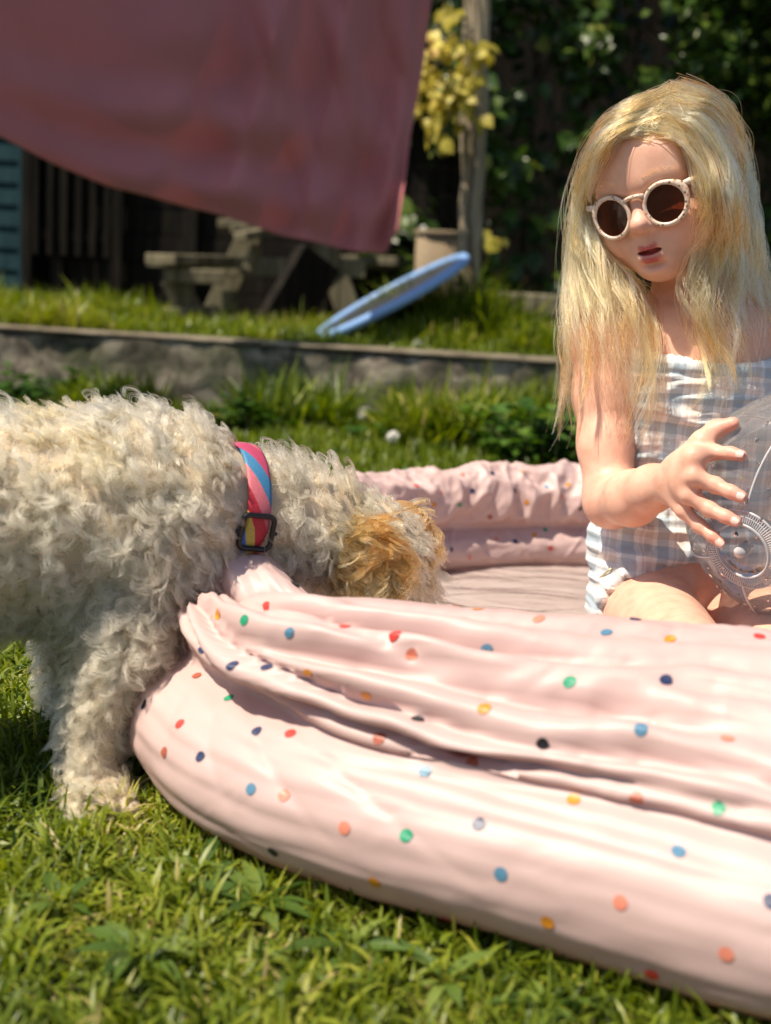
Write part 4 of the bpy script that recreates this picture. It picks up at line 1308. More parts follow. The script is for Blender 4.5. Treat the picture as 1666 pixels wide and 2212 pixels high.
rs = np.random.RandomState(11)
def fur(V, F, SOL, n_locks, per, lenf, flowf, tintf, name, parent, mat, pts=9, spread=0.0034, rad=0.00023, curl=0.0064, freq=(1.2, 2.3), lift=0.36, far_keep=0.3, clump=0.90):
    p, n, area = surface_samples(V, F, n_locks, rs)
    if SOL is not None:
        n = SOL.grad(p)
    vis = np.einsum('ij,ij->i', n, unit(np.array([0, 0, CAM_H]) - p))
    keep = (vis > -0.35) | (rs.rand(len(p)) < far_keep)
    keep &= p[:, 0] > -0.47 + 0 * p[:, 0] if False else True
    p, n = p[keep], n[keep]
    L = lenf(p, n)
    ok = L > 0.002
    p, n, L = p[ok], n[ok], L[ok]
    g = flowf(p, n)
    g = unit(g - n * np.einsum('ij,ij->i', g, n)[:, None])
    # neighbouring locks sway together
    sw = (1.3 if SOL is not None else 0.35) * noise3(p[:, 0] * 28, p[:, 1] * 28, p[:, 2] * 28) + rs.normal(0, 0.45 if SOL is not None else 0.2, len(p))
    b = np.cross(n, g)
    g = g * np.cos(sw)[:, None] + b * np.sin(sw)[:, None]
    b = np.cross(n, g)
    m = len(p)
    tint = tintf(p, n)
    t = np.linspace(0, 1, pts)[None, :, None]
    ca = curl * rs.uniform(0.5, 1.4, (m, 1, 1)) * (L / 0.022)[:, None, None] ** 0.6
    fr = rs.uniform(freq[0], freq[1], (m, 1, 1)) * rs.choice([-1, 1], (m, 1, 1))
    p0 = rs.uniform(0, 6.28, (m, 1, 1))
    li = (lift * rs.uniform(0.6, 1.5, m))[:, None, None]
    Lb = L[:, None, None]
    guide = p[:, None] + Lb * (n[:, None] * (li * np.sin(1.9 * t)) + g[:, None] * (0.75 * t ** 1.15))
    cv = ca * np.minimum(t * 2.2, 1)
    guide = guide + cv * (b[:, None] * (np.sin(6.283 * fr * t + p0) - np.sin(p0)) + (0.55 * n + 0.5 * g)[:, None] * (np.cos(6.283 * fr * t + p0) - np.cos(p0)))
    off = rs.normal(0, spread, (m, per, 2))
    O = off[..., 0, None] * g[:, None] + off[..., 1, None] * b[:, None]
    te = np.linspace(0, 1, pts)[None, None, :, None]
    lenv = rs.uniform(0.72, 1.08, (m, per, 1, 1))
    P = guide[:, None] * 1.0
    base = p[:, None, None]
    P = base + (P - base) * lenv + O[:, :, None] * (1 - clump * te ** 0.8)
    P = P + rs.normal(0, 0.00035, P.shape) * te
    P = P - n[:, None, None] * 0.003 * (1 - te)
    P = P.reshape(m * per, pts, 3)
    P[..., 2] = np.maximum(P[..., 2], 0.002)
    tt_ = np.repeat(tint, per) + rs.normal(0, 0.12, m * per)
    rr_ = rad * np.array([1.0, 1.0, 1.0, 0.95, 0.9, 0.82, 0.7, 0.55, 0.3])
    if pts != 9: rr_ = rad * np.interp(np.linspace(0, 1, pts), np.linspace(0, 1, 9), rr_ / rad)
    return hair_object(name, P, rr_, mat, parent, {'tint': np.clip(tt_, 0, 1)})

MAT_FUR = hair_mat('cream_fur', [(0.0, (0.66, 0.45, 0.29)), (0.45, (0.88, 0.60, 0.37)), (0.75, (0.85, 0.45, 0.20)), (1.0, (0.66, 0.27, 0.085))])
def body_len(p, n):
    dcol = (p - COL_C) @ COL_AX
    rcol = np.linalg.norm((p - COL_C) - dcol[:, None] * COL_AX, axis=1)
    L = np.full(len(p), 0.027)
    leg = p[:, 2] < 0.115
    L = np.where(leg, 0.018, L)
    L = np.where(p[:, 2] < 0.03, 0.013, L)
    hd = np.linalg.norm(p - HEAD_C, axis=1)
    L = np.where(hd < 0.06, 0.017, L)
    incol = (np.abs(dcol) < 0.0125) & (rcol < 0.08)
    L = np.where(incol, 0.0, L)
    nearcol = (np.abs(dcol) < 0.030) & (rcol < 0.08) & ~incol
    L = np.where(nearcol, 0.016, L)
    # the muzzle in the water is short-haired
    L = np.where(np.linalg.norm(p - MUZ, axis=1) < 0.03, 0.006, L)
    return L * rs.uniform(0.75, 1.2, len(p))
def body_flow(p, n):
    g = np.tile(np.array([-0.45, 0.0, -1.0]), (len(p), 1))
    top = sstep(0.3, 0.85, n[:, 2])
    g = g + top[:, None] * np.array([-0.8, 0, 0.3])
    dcol = (p - COL_C) @ COL_AX
    rcol = np.linalg.norm((p - COL_C) - dcol[:, None] * COL_AX, axis=1)
    nc = (rcol < 0.085) * np.exp(-np.abs(dcol) / 0.02)
    g = g + (nc * np.sign(dcol) * 2.2)[:, None] * COL_AX
    hd = sstep(0.075, 0.04, np.linalg.norm(p - HEAD_C, axis=1))
    g = g + hd[:, None] * np.array([0.7, 0, -0.3])
    return g
def body_tint(p, n):
    back = sstep(0.20, 0.30, p[:, 2]) * sstep(-0.10, -0.26, p[:, 0])
    v = 0.34 + 0.16 * noise3(p[:, 0] * 30, p[:, 1] * 30, p[:, 2] * 30) + 0.36 * back * (0.7 + 0.8 * noise3(p[:, 0] * 16, p[:, 1] * 16, p[:, 2] * 16))
    hd = np.linalg.norm(p - EAR_B, axis=1)
    v = v + 0.30 * sstep(0.05, 0.015, hd)
    paw = sstep(0.05, 0.01, p[:, 2])
    return v + 0.2 * paw
fur(DV, DF, DS, 9600, 17, body_len, body_flow, body_tint, 'fur', dog, MAT_FUR)
MAT_EAR = hair_mat('golden_fur', [(0.0, (0.40, 0.11, 0.026)), (0.5, (0.74, 0.29, 0.09)), (1.0, (0.86, 0.54, 0.30))])
def ear_flow(p, n):
    return np.tile(eax, (len(p), 1)) + 0.12 * esd * (((p - EAR_B) @ esd) / 0.03)[:, None]
for k_, (ev, eo) in enumerate(((EV, ear), (EV2, ear2))):
    b0 = EAR_B + (np.array([0.03, 0.095, 0.0]) if k_ else 0)
    fur(ev, EF, None, 900 if k_ == 0 else 220, 14, lambda p, n: rs.uniform(0.026, 0.042, len(p)), ear_flow,
        lambda p, n: 0.36 + 0.35 * sstep(0.02, 0.07, (p - b0) @ eax) + 0.2 * noise3(p[:, 0] * 60, p[:, 2] * 60, 3) + rs.normal(0, 0.17, len(p)), 'ear_fur', eo, MAT_EAR, spread=0.0026, curl=0.0052, lift=0.12, freq=(0.9, 1.8), clump=0.84)

# collar
M = Mat('striped_webbing')
uv = M.new('UVMap')
sp = M.new('SeparateXYZ'); M.link(uv.outputs[0], sp.inputs[0])
f = M.math('FRACT', M.math('ADD', sp.outputs['X'], M.math('MULTIPLY', sp.outputs['Y'], -0.055)))
c = M.ramp(f, [(0.0, srgb(165, 58, 88)), (0.085, srgb(52, 112, 150)), (0.145, srgb(188, 98, 108)), (0.205, srgb(168, 32, 50)), (0.265, srgb(176, 158, 70)), (0.305, srgb(50, 105, 178)), (0.36, srgb(112, 30, 70)),
               (0.45, srgb(52, 112, 150)), (0.52, srgb(188, 98, 108)), (0.60, srgb(168, 32, 50)), (0.70, srgb(176, 158, 70)), (0.78, srgb(50, 105, 178)), (0.86, srgb(112, 30, 70)), (0.93, srgb(188, 98, 108))], 'CONSTANT')
nz = M.noise(700, 3)
M.color(M.mix(0.25, c, M.ramp(nz, [(0.3, (0.2, 0.2, 0.25)), (0.7, (0.9, 0.9, 0.9))]), 'OVERLAY')).set(Roughness=0.6).bumpmap(nz, 0.3, 0.001)
collar = empty('dog_collar', tuple(COL_C))
tag(collar, 'multicoloured striped webbing collar with black slider round the dog’s neck', 'collar')
na, nw = 120, 9
RU, RW, CW = 0.0555, 0.0540, 0.0096
V, UVs = [], []
for i in range(na):
    th = 2 * math.pi * i / na
    for j in range(nw):
        q = j / (nw - 1) * 2 - 1
        edge = 0.0012 * (1 - q * q)
        # theta 0 at the top, runs down the side that faces the camera
        cen = COL_C + COL_U * (RU + edge) * math.cos(th) - (-COL_W if COL_W[1] > 0 else COL_W) * 0 + (COL_W if COL_W[1] < 0 else -COL_W) * (RW + edge) * math.sin(th)
        V.append(cen + COL_AX * (q * CW - 0.010 * math.sin(th) * 0 - 0.016 * max(0.0, -math.cos(th)) ** 1.0))
        UVs.append((i / na, q))
I = np.arange(na * nw).reshape(na, nw)
J = np.concatenate([I, I[:1]])
F = np.stack([J[:-1, :-1], J[1:, :-1], J[1:, 1:], J[:-1, 1:]], -1).reshape(-1, 4)
band = mesh_np('band', np.array(V), F, M.m, collar)
set_uv(band, UVs)
so = band.modifiers.new('thickness', 'SOLIDIFY'); so.thickness = 0.0022; so.offset = 1
# black slider frame
th = math.radians(93)
sgn = COL_W if COL_W[1] < 0 else -COL_W
bc = COL_C + COL_U * (RU + 0.004) * math.cos(th) + sgn * (RW + 0.004) * math.sin(th) + COL_AX * (-0.016 * max(0.0, -math.cos(th)))
bt = unit(-COL_U * math.sin(th) + sgn * math.cos(th))
M = Mat('black_plastic'); M.color((0.006, 0.006, 0.007, 1)).set(Roughness=0.28); MAT_BLACK = M.m
fr_ = []
hw, hh, cr_ = 0.0135, 0.0140, 0.005
for (cx_, cy_, a0) in ((hw - cr_, hh - cr_, 0), (-hw + cr_, hh - cr_, 90), (-hw + cr_, -hh + cr_, 180), (hw - cr_, -hh + cr_, 270)):
    for a in np.linspace(a0, a0 + 90, 7):
        fr_.append(bc + COL_AX * (cx_ + cr_ * math.cos(math.radians(a))) + bt * (cy_ + cr_ * math.sin(math.radians(a))))
sl = MB().tube(fr_, 0.0024, 10, True).build('slider', MAT_BLACK, collar, True)
for s_ in (-1, 1):
    MB().tube([bc + COL_AX * (s_ * hw), bc + COL_AX * (s_ * (hw + 0.0038))], 0.0017, 8).build('slider_peg', MAT_BLACK, sl, True)
# ------------------------------------------------------------------ child kneeling in the pool
def skin_mat():
    M = Mat('skin')
    fl = M.new('Attribute', attribute_name='flush').outputs['Fac']
    lp = M.new('Attribute', attribute_name='lip').outputs['Fac']
    n1_ = M.noise(55, 8, 0.65)
    c = M.ramp(n1_, [(0.25, (0.62, 0.31, 0.215)), (0.5, (0.72, 0.405, 0.290)), (0.75, (0.78, 0.475, 0.35))])
    c = M.mix(fl, c, (0.72, 0.29, 0.22, 1))
    sc_ = M.new('Attribute', attribute_name='scalp').outputs['Fac']
    c = M.mix(sc_, c, (0.42, 0.25, 0.11, 1))
    c = M.mix(lp, c, (0.48, 0.09, 0.09, 1))
    M.color(c).set(Roughness=0.48)
    M.b.inputs['Subsurface Weight'].default_value = 0.30
    M.b.inputs['Subsurface Radius'].default_value = (0.9, 0.35, 0.2)
    M.b.inputs['Subsurface Scale'].default_value = 0.008
    M.b.inputs['Specular IOR Level'].default_value = 0.45
    M.bumpmap(M.noise(330, 5, 0.7), 0.10, 0.0010)
    return M.m
MAT_SKIN = skin_mat()

def rotm(yaw, pit, rol):
    return np.array(Matrix.Rotation(rol, 3, 'Y') @ Matrix.Rotation(yaw, 3, 'Z') @ Matrix.Rotation(pit, 3, 'X'))
HR = rotm(-0.60, 0.086, -0.307)
HS = 0.90e-3
HO = A(1436, 407, 1.24)
def hp(x, y, z):
    return HO + HR @ (HS * np.array([x, y, z], float))
BALL_C, BALL_R = A(1738, 1092, 1.10), 0.110
def ball_pt(px, py, off):
    """where the line of sight meets the ball grown by off"""
    o = np.array([0, 0, CAM_H]); v = unit(A(px, py, 1.0) - o)
    b = v.dot(o - BALL_C); c = (o - BALL_C).dot(o - BALL_C) - (BALL_R + off) ** 2
    q = max(b * b - c, 0)
    return o + v * (-b - math.sqrt(q))

GS = Solid((0.12, 0.93, 0.0), (0.66, 1.42, 0.67), 0.0022)
TORSO = [('e', A(1515, 815, 1.250), (0.086, 0.058, 0.078)), ('e', A(1505, 735, 1.258), (0.090, 0.044, 0.036)), ('e', A(1500, 1000, 1.252), (0.079, 0.062, 0.095)), ('e', A(1478, 1180, 1.256), (0.098, 0.074, 0.066))]
HIP_L, KNEE_L = A(1385, 1303, 1.240), A(1500, 1452, 1.00)
HIP_R, KNEE_R = A(1610, 1310, 1.262), A(1690, 1445, 1.03)
def torso(S, grow=0.0, k=0.035):
    for _, c, r in TORSO:
        S.ell(c, np.array(r) + grow, k)
    for h_, kn in ((HIP_L, KNEE_L), (HIP_R, KNEE_R)):
        S.cone(h_, kn, 0.051 + grow, 0.040 + grow, 0.022)
torso(GS)
# shins folded under, feet behind
for h_, kn, dx in ((HIP_L, KNEE_L, -0.03), (HIP_R, KNEE_R, 0.03)):
    an = np.array([h_[0] + dx, 1.27, 0.040])
    kn2 = np.array([kn[0], kn[1] + 0.015, 0.050])
    GS.chain([(kn2, 0.034), ((kn2 + an) / 2, 0.033), (an, 0.022), (an + [0, 0.07, -0.012], 0.016)], 0.012)
# neck, shoulders
NB = A(1492, 706, 1.260)
GS.cone(NB, hp(0, 22, -48), 0.034, 0.036, 0.02)
SH_L, SH_R = A(1306, 742, 1.246), A(1738, 752, 1.27)
GS.cone(NB, SH_L, 0.026, 0.030, 0.03); GS.cone(NB, SH_R, 0.026, 0.030, 0.03)
# collar bones
GS.cone(A(1478, 728, 1.218), A(1370, 716, 1.228), 0.006, 0.006, 0.014)
GS.cone(A(1535, 730, 1.220), A(1640, 720, 1.238), 0.006, 0.006, 0.014)
# near arm
EL = A(1320, 1082, 1.195); WR = A(1447, 1036, 1.088)
GS.chain([(SH_L, 0.0335), (A(1303, 850, 1.235), 0.0295), (A(1307, 960, 1.218), 0.0262), (EL, 0.0262)], 0.014)
GS.chain([(EL, 0.0262), (A(1368, 1076, 1.150), 0.0258), (A(1410, 1055, 1.118), 0.0210), (WR, 0.0155)], 0.012)
# hand spread on the ball
MCP = [A(1499, 988, 1.052), A(1499, 1029, 1.045), A(1489, 1069, 1.050), A(1477, 1103, 1.060)]
FING = [[(1543, 977), (1578, 979), (1601, 984)], [(1545, 1048), (1580, 1063), (1601, 1073)], [(1533, 1100), (1568, 1116), (1589, 1126)], [(1511, 1136), (1539, 1158), (1556, 1172)]]
FR = [0.0060, 0.0062, 0.0059, 0.0053]
WRA = WR + (MCP[1] - WR) * 0.12
for i, m_ in enumerate(MCP):
    GS.cone(WRA + (m_ - MCP[1]) * 0.35, m_, 0.0108, FR[i] + 0.0018, 0.009)
GS.ell((WR + MCP[1] + MCP[2] + MCP[0]) / 4 + [0.002, 0, 0], (0.017, 0.010, 0.019), 0.010)
TIPS = []
for i, f_ in enumerate(FING):
    r = FR[i]
    p1 = ball_pt(*f_[0], r + 0.004); p2 = ball_pt(*f_[1], r + 0.0015); p3 = ball_pt(*f_[2], r * 0.9)
    GS.chain([(MCP[i], r + 0.0018), (p1, r + 0.0004), (p2, r - 0.0002), (p3, r - 0.0006)], 0.0035)
    GS.ell(p1, (r + 0.0008,) * 3, 0.004)
    TIPS.append((p2, p3, r))
th = [A(1470, 1008, 1.078), A(1517, 955, 1.072), ball_pt(1545, 928, 0.010), ball_pt(1583, 915, 0.0062)]
GS.chain([(th[0], 0.013), (th[1], 0.0100), (th[2], 0.0082), (th[3], 0.0062)], 0.006)
GS.cone(th[0], MCP[0], 0.010, 0.008, 0.012)
TIPS.append((th[2], th[3], 0.0066))
# other arm, reaching round the far side of the ball
EL_R = BALL_C + np.array([0.135, 0.115, 0.0]); WR_R = BALL_C + np.array([0.128, 0.010, 0.012])
GS.chain([(SH_R, 0.0325), ((SH_R + EL_R) / 2 + [0.01, 0, 0], 0.029), (EL_R, 0.026)], 0.014)
GS.chain([(EL_R, 0.027), ((EL_R + WR_R) / 2, 0.027), (WR_R, 0.018)], 0.012)
for i, (dz, ll) in enumerate(((0.030, 0.9), (0.012, 1.0), (-0.006, 0.95), (-0.022, 0.8))):
    m_ = BALL_C + unit(np.array([0.92, -0.42, dz * 7])) * (BALL_R + 0.010)
    GS.cone(WR_R, m_, 0.012, 0.0085, 0.010)
    q1 = BALL_C + unit(np.array([0.72, -0.75, dz * 10])) * (BALL_R + 0.009)
    q2 = BALL_C + unit(np.array([0.72 - 0.16 * ll, -0.9, dz * 12])) * (BALL_R + 0.006)
    GS.chain([(m_, 0.0085), (q1, 0.0066), (q2, 0.0056)], 0.0035)
q0 = BALL_C + unit(np.array([0.9, -0.1, 0.5])) * (BALL_R + 0.012); q1 = BALL_C + unit(np.array([0.7, -0.35, 0.75])) * (BALL_R + 0.007)
GS.chain([(WR_R, 0.013), (q0, 0.010), (q1, 0.0065)], 0.006)

# head -----------------------------------------------------------------
def hell(c, r, k, op='add'):
    GS.ell(hp(*c), np.array(r) * HS, k * HS, HR, op)
def hcone(a, b, r1, r2, k, op='add'):
    GS.cone(hp(*a), hp(*b), r1 * HS, r2 * HS, k * HS, op)
hell((0, 12, 34), (74, 92, 72), 10)
hell((0, -26, -8), (63, 55, 66), 20)
hell((0, -34, -40), (54, 45, 45), 22)
for s_ in (-1, 1):
    hell((s_ * 31, -50, -34), (27, 26, 25), 20)          # cheeks
    hcone((s_ * 50, 0, -42), (s_ * 10, -58, -74), 17, 13, 22)
    hcone((s_ * 12, -78, 14), (s_ * 40, -66, 14), 8, 7, 14)   # brow
hell((0, -63, -73), (19, 15, 14), 16)                    # chin
hell((0, -66, 34), (48, 20, 34), 22)                     # forehead
for s_ in (-1, 1):
    hell((s_ * 29, -86, -2), (15, 12, 9), 12, 'cut')
    hell((s_ * 29, -68, -2), (13, 12, 11), 6)            # lids over the eyes
hcone((0, -77, 4), (0, -91, -23), 7, 8.6, 9)
hell((0, -95, -25), (9.6, 9.0, 8.6), 5)
for s_ in (-1, 1):
    hell((s_ * 9.5, -85, -29), (6.6, 7.6, 6.4), 5)
    hell((s_ * 5.4, -90, -35.5), (2.9, 3.6, 2.6), 2.2, 'cut')
hell((0, -72, -54), (24, 13, 19), 16)                    # muzzle of the mouth
hcone((0, -84, -42), (0, -84, -47), 2.5, 3.0, 5)
# lips, lightly parted
UP = [(-24, -71.5, -52.0), (-8, -83.0, -50.2), (0, -84.5, -51.6), (8, -83.0, -50.2), (24, -71.5, -52.0)]
LO = [(-22, -72, -54.5), (-10, -80.5, -62), (0, -82.5, -64), (10, -80.5, -62), (22, -72, -54.5)]
for a, b in zip(UP[:-1], UP[1:]): hcone(a, b, 2.8, 3.2, 3.0)
for a, b in zip(LO[:-1], LO[1:]): hcone(a, b, 3.2, 4.2, 3.5)
for q_ in (-9, -4.5, 0, 4.5, 9):
    hell((q_, -83.5 + 0.028 * q_ * q_, -56.8 + 0.011 * q_ * q_), (6.0, 7, 2.7 - 0.008 * q_ * q_), 1.4, 'cut')
hell((0, -82, -71.5), (14, 6, 3.0), 6, 'cut')
for s_ in (-1, 1):
    hell((s_ * 70, 10, -14), (5, 13, 22), 6)
    hell((s_ * 75, 4, -12), (3, 7, 13), 3, 'cut')
GV, GF = GS.mesh(2)
child = empty('person', (float(HIP_L[0]), 1.22, 0.0))
tag(child, 'child with long blonde hair and sunglasses kneeling in the pool with a clear ball', 'person')
body = mesh_np('body', GV, GF, MAT_SKIN, child)
loc = ((GV - HO) @ HR) / HS
def segd(P, a, b):
    a, b = np.array(a, float), np.array(b, float)
    t = np.clip(((P - a) @ (b - a)) / ((b - a) @ (b - a)), 0, 1)
    return np.linalg.norm(P - a - t[:, None] * (b - a), axis=1)
lipd = np.min([segd(loc, a, b) - r for L_, r in ((UP, 3.0), (LO, 4.0)) for a, b in zip(L_[:-1], L_[1:])], 0)
lip = np.clip(1.0 - sstep(0.9, 2.4, lipd), 0, 1) * (loc[:, 1] < -64) * sstep(-71.0, -68.5, loc[:, 2])
inm = (np.abs(loc[:, 0]) < 20) & (np.abs(loc[:, 2] + 56) < 3.5) & (loc[:, 1] < -62) & (loc[:, 1] > -82)
lip = np.where(inm, 1.0, lip)
attr(body, 'lip', lip)
hl = loc[:, 2] - (58 - 0.004 * loc[:, 0] ** 2) + 0.55 * (loc[:, 1] + 70)
attr(body, 'scalp', np.clip(hl / 12, 0, 1) * (np.linalg.norm(loc - np.array([0, 12, 34.0]), axis=1) < 110) * (loc[:, 2] > -20))
fl = np.zeros(len(GV))
for s_ in (-1, 1):
    fl += 0.35 * np.exp(-(np.linalg.norm(loc - np.array([s_ * 34, -62, -30]), axis=1) / 20) ** 2)
fl += 0.3 * np.exp(-(np.linalg.norm(loc - np.array([0, -95, -28]), axis=1) / 10) ** 2)
for p2, p3, r in TIPS:
    fl += 0.75 * np.exp(-(np.linalg.norm(GV - p3, axis=1) / 0.011) ** 2) + 0.25 * np.exp(-(np.linalg.norm(GV - p2, axis=1) / 0.014) ** 2)
for m_ in MCP: fl += 0.15 * np.exp(-(np.linalg.norm(GV - m_, axis=1) / 0.010) ** 2)
fl += 0.25 * np.exp(-(np.linalg.norm(GV - EL, axis=1) / 0.03) ** 2)
attr(body, 'flush', np.clip(fl, 0, 0.85))

# finger nails: small shells set into the finger tips
M = Mat('nail'); M.color((0.80, 0.50, 0.42, 1)).set(Roughness=0.22); MAT_NAIL = M.m
def nail(p2, p3, r, up):
    ax = unit(p3 - p2)
    n = unit(up - ax * up.dot(ax)); w = np.cross(ax, n)
    c = p3 + n * (r - 0.0014) * 0.82 + ax * 0.0002
    V, F = [], []
    for i in range(7):
        for j in range(7):
            u, v = i / 3 - 1, j / 3 - 1
            wd = 0.0034 * (1 - 0.25 * max(0, -u) ** 3 - 0.35 * max(0, u) ** 2)
            V.append(c + ax * u * 0.0044 + w * v * wd + n * (0.0013 - 0.0016 * v * v - 0.0004 * u * u))
    F = [(i * 7 + j, (i + 1) * 7 + j, (i + 1) * 7 + j + 1, i * 7 + j + 1) for i in range(6) for j in range(6)]
    o = mesh_np('nail', np.array(V), F, MAT_NAIL, child, True)
    sm = o.modifiers.new('thickness', 'SOLIDIFY'); sm.thickness = 0.0006
for p2, p3, r in TIPS[:4]:
    nail(p2, p3, r, unit(unit(np.array([0, 0, CAM_H]) - p3) * 0.8 + unit(p3 - BALL_C) * 0.5 + np.array([0, 0, 0.1])))

# swimsuit ---------------------------------------------------------------
SS = Solid((0.12, 1.04, 0.02), (0.60, 1.42, 0.42), 0.0022)
torso(SS, 0.0050)
X, Y, Z = np.meshgrid(*SS.ax, indexing='ij', sparse=True)
nl_a, nl_b, nl_c = A(1388, 766, 1.215), A(1530, 795, 1.205), A(1690, 768, 1.215)
zn = np.interp(SS.ax[0], [0.12, nl_a[0], (nl_a[0] + nl_b[0]) / 2, nl_b[0], (nl_b[0] + nl_c[0]) / 2, nl_c[0], 0.6], [nl_a[2] - 0.004, nl_a[2], nl_a[2] - 0.006, nl_b[2] , nl_b[2] + 0.006, nl_c[2], nl_c[2] - 0.004])[:, None, None]
SS.D = np.maximum(SS.D, (Z - zn).astype(np.float32))
for h_, kn, s0 in ((HIP_L, KNEE_L, 0.030), (HIP_R, KNEE_R, 0.030)):
    ax = unit(np.array([kn[0] - h_[0], kn[1] - h_[1], -0.10]))
    ax = unit(ax + np.array([0.20 if h_ is HIP_L else -0.05, 0, 0.0]))
    pl_ = ((X - h_[0]) * ax[0] + (Y - h_[1]) * ax[1] + (Z - h_[2]) * ax[2] - s0).astype(np.float32)
    near_leg = (np.abs(X - h_[0]) < 0.085) & (Z < h_[2] + 0.062)
    SS.D = np.where(near_leg, np.maximum(SS.D, pl_), SS.D)
SV, SF = SS.mesh(3)
nrm = SS.grad(SV)
seam = A(1412, 900, 1.22)[0]
xs_, zs_ = SV[:, 0], SV[:, 2]
gath = np.exp(-np.abs(xs_ - seam) / 0.045)
ridge = lambda f: 1 - 2.2 * np.abs(f)
wr = ridge(noise3(xs_ * 9 + 3, SV[:, 1] * 8, zs_ * 62)) * (0.45 + 0.75 * gath) + 0.5 * ridge(noise3(xs_ * 26, 5, zs_ * 115)) * (0.3 + 0.9 * gath)
front = sstep(0.3, -0.2, nrm[:, 1])
SV = SV + nrm * (np.maximum(0.0060 * wr * (0.18 + 0.82 * front), -0.0022) + 0.0008)[:, None]
# the run of stitching pulls in along the side seam
SV = SV - nrm * (0.0035 * np.exp(-((xs_ - seam) / 0.0035) ** 2) * front)[:, None]
M = Mat('check_cotton')
sp = M.new('SeparateXYZ'); M.link(M.coord(), sp.inputs[0])
wx = M.math('ADD', sp.outputs['X'], M.math('MULTIPLY', M.noise(30, 2), 0.006))
wz = M.math('ADD', sp.outputs['Z'], M.math('MULTIPLY', M.noise(22, 3), 0.012))
fx_ = M.math('FRACT', M.math('DIVIDE', wx, 0.031)); fz_ = M.math('FRACT', M.math('DIVIDE', wz, 0.031))
W_, Gb, Be = (0.92, 0.90, 0.88, 1), (0.60, 0.66, 0.70, 1), (0.82, 0.74, 0.69, 1)
cx_ = M.ramp(fx_, [(0.0, Gb), (0.36, W_), (0.52, Be), (0.60, W_), (0.66, Be), (0.86, W_)], 'CONSTANT')
cz_ = M.ramp(fz_, [(0.0, Gb), (0.34, W_), (0.56, Be), (0.84, W_)], 'CONSTANT')
M.color(M.mix(1.0, cx_, cz_, 'MULTIPLY')).set(Roughness=0.75)
M.b.inputs['Sheen Weight'].default_value = 0.15
M.bumpmap(M.noise(600, 2), 0.25, 0.0008)
suit = mesh_np('swimsuit', SV, SF, M.m, child)
# gathered elastic at the hip
M = Mat('gold_pin'); M.color((0.75, 0.55, 0.25, 1)).set(Roughness=0.3, Metallic=1.0)
pn = [A(1404, 1262, 1.0)] 
def onto(px, py, S, off=0.0, d0=0.9, d1=1.5):
    """first point along the line of sight that lies on solid S"""
    d = np.linspace(d0, d1, 700)
    o = np.array([0, 0, CAM_H]); v = A(px, py, 1.0) - o
    P = o + v[None] * d[:, None]
    f = S.at(P) - off
    i = np.argmax(f < 0)
    return P[i] if (f < 0).any() else None
a_, b_ = onto(1292, 1252, SS, 0.004), onto(1321, 1228, SS, 0.004)
if a_ is not None and b_ is not None:
    MB().tube([a_, b_], 0.0011, 8).build('metal_pin', M.m, suit, True)

# eyebrows -----------------------------------------------------------------
MAT_BLONDE = hair_mat('blonde_hair', [(0.0, (0.24, 0.058, 0.012)), (0.3, (0.58, 0.19, 0.045)), (0.65, (0.86, 0.40, 0.14)), (1.0, (0.96, 0.66, 0.37))], rough=0.22, rrough=0.38, ior=1.5)
rsb = np.random.RandomState(2)
P = []
for s_ in (-1, 1):
    for i in range(80):
        u = rsb.rand()
        a = hp(s_ * (13 + 34 * u), 0, 20 + 5 * math.sin(u * 3.0) + rsb.normal(0, 1.6))
        o = a + HR @ (HS * np.array([0, -120.0, 0]))
        d_ = np.linspace(0, 0.13, 160)
        ray = o[None] + (HR @ np.array([0, 1.0, 0]))[None] * d_[:, None]
        f_ = GS.at(ray) - 0.0006
        if (f_ < 0).any():
            r0 = ray[np.argmax(f_ < 0)]
            dr = HR @ (np.array([s_ * 1.0, -0.25, 0.35 - 0.5 * u + rsb.normal(0, 0.2)]))
            P.append([r0 + dr * q * 0.0065 for q in (0, 0.5, 1.0)])
hair_object('eyebrows', np.array(P), np.array([0.00009, 0.00007, 0.00003]), MAT_BLONDE, child, {'tint': rsb.uniform(0.4, 0.8, len(P))})
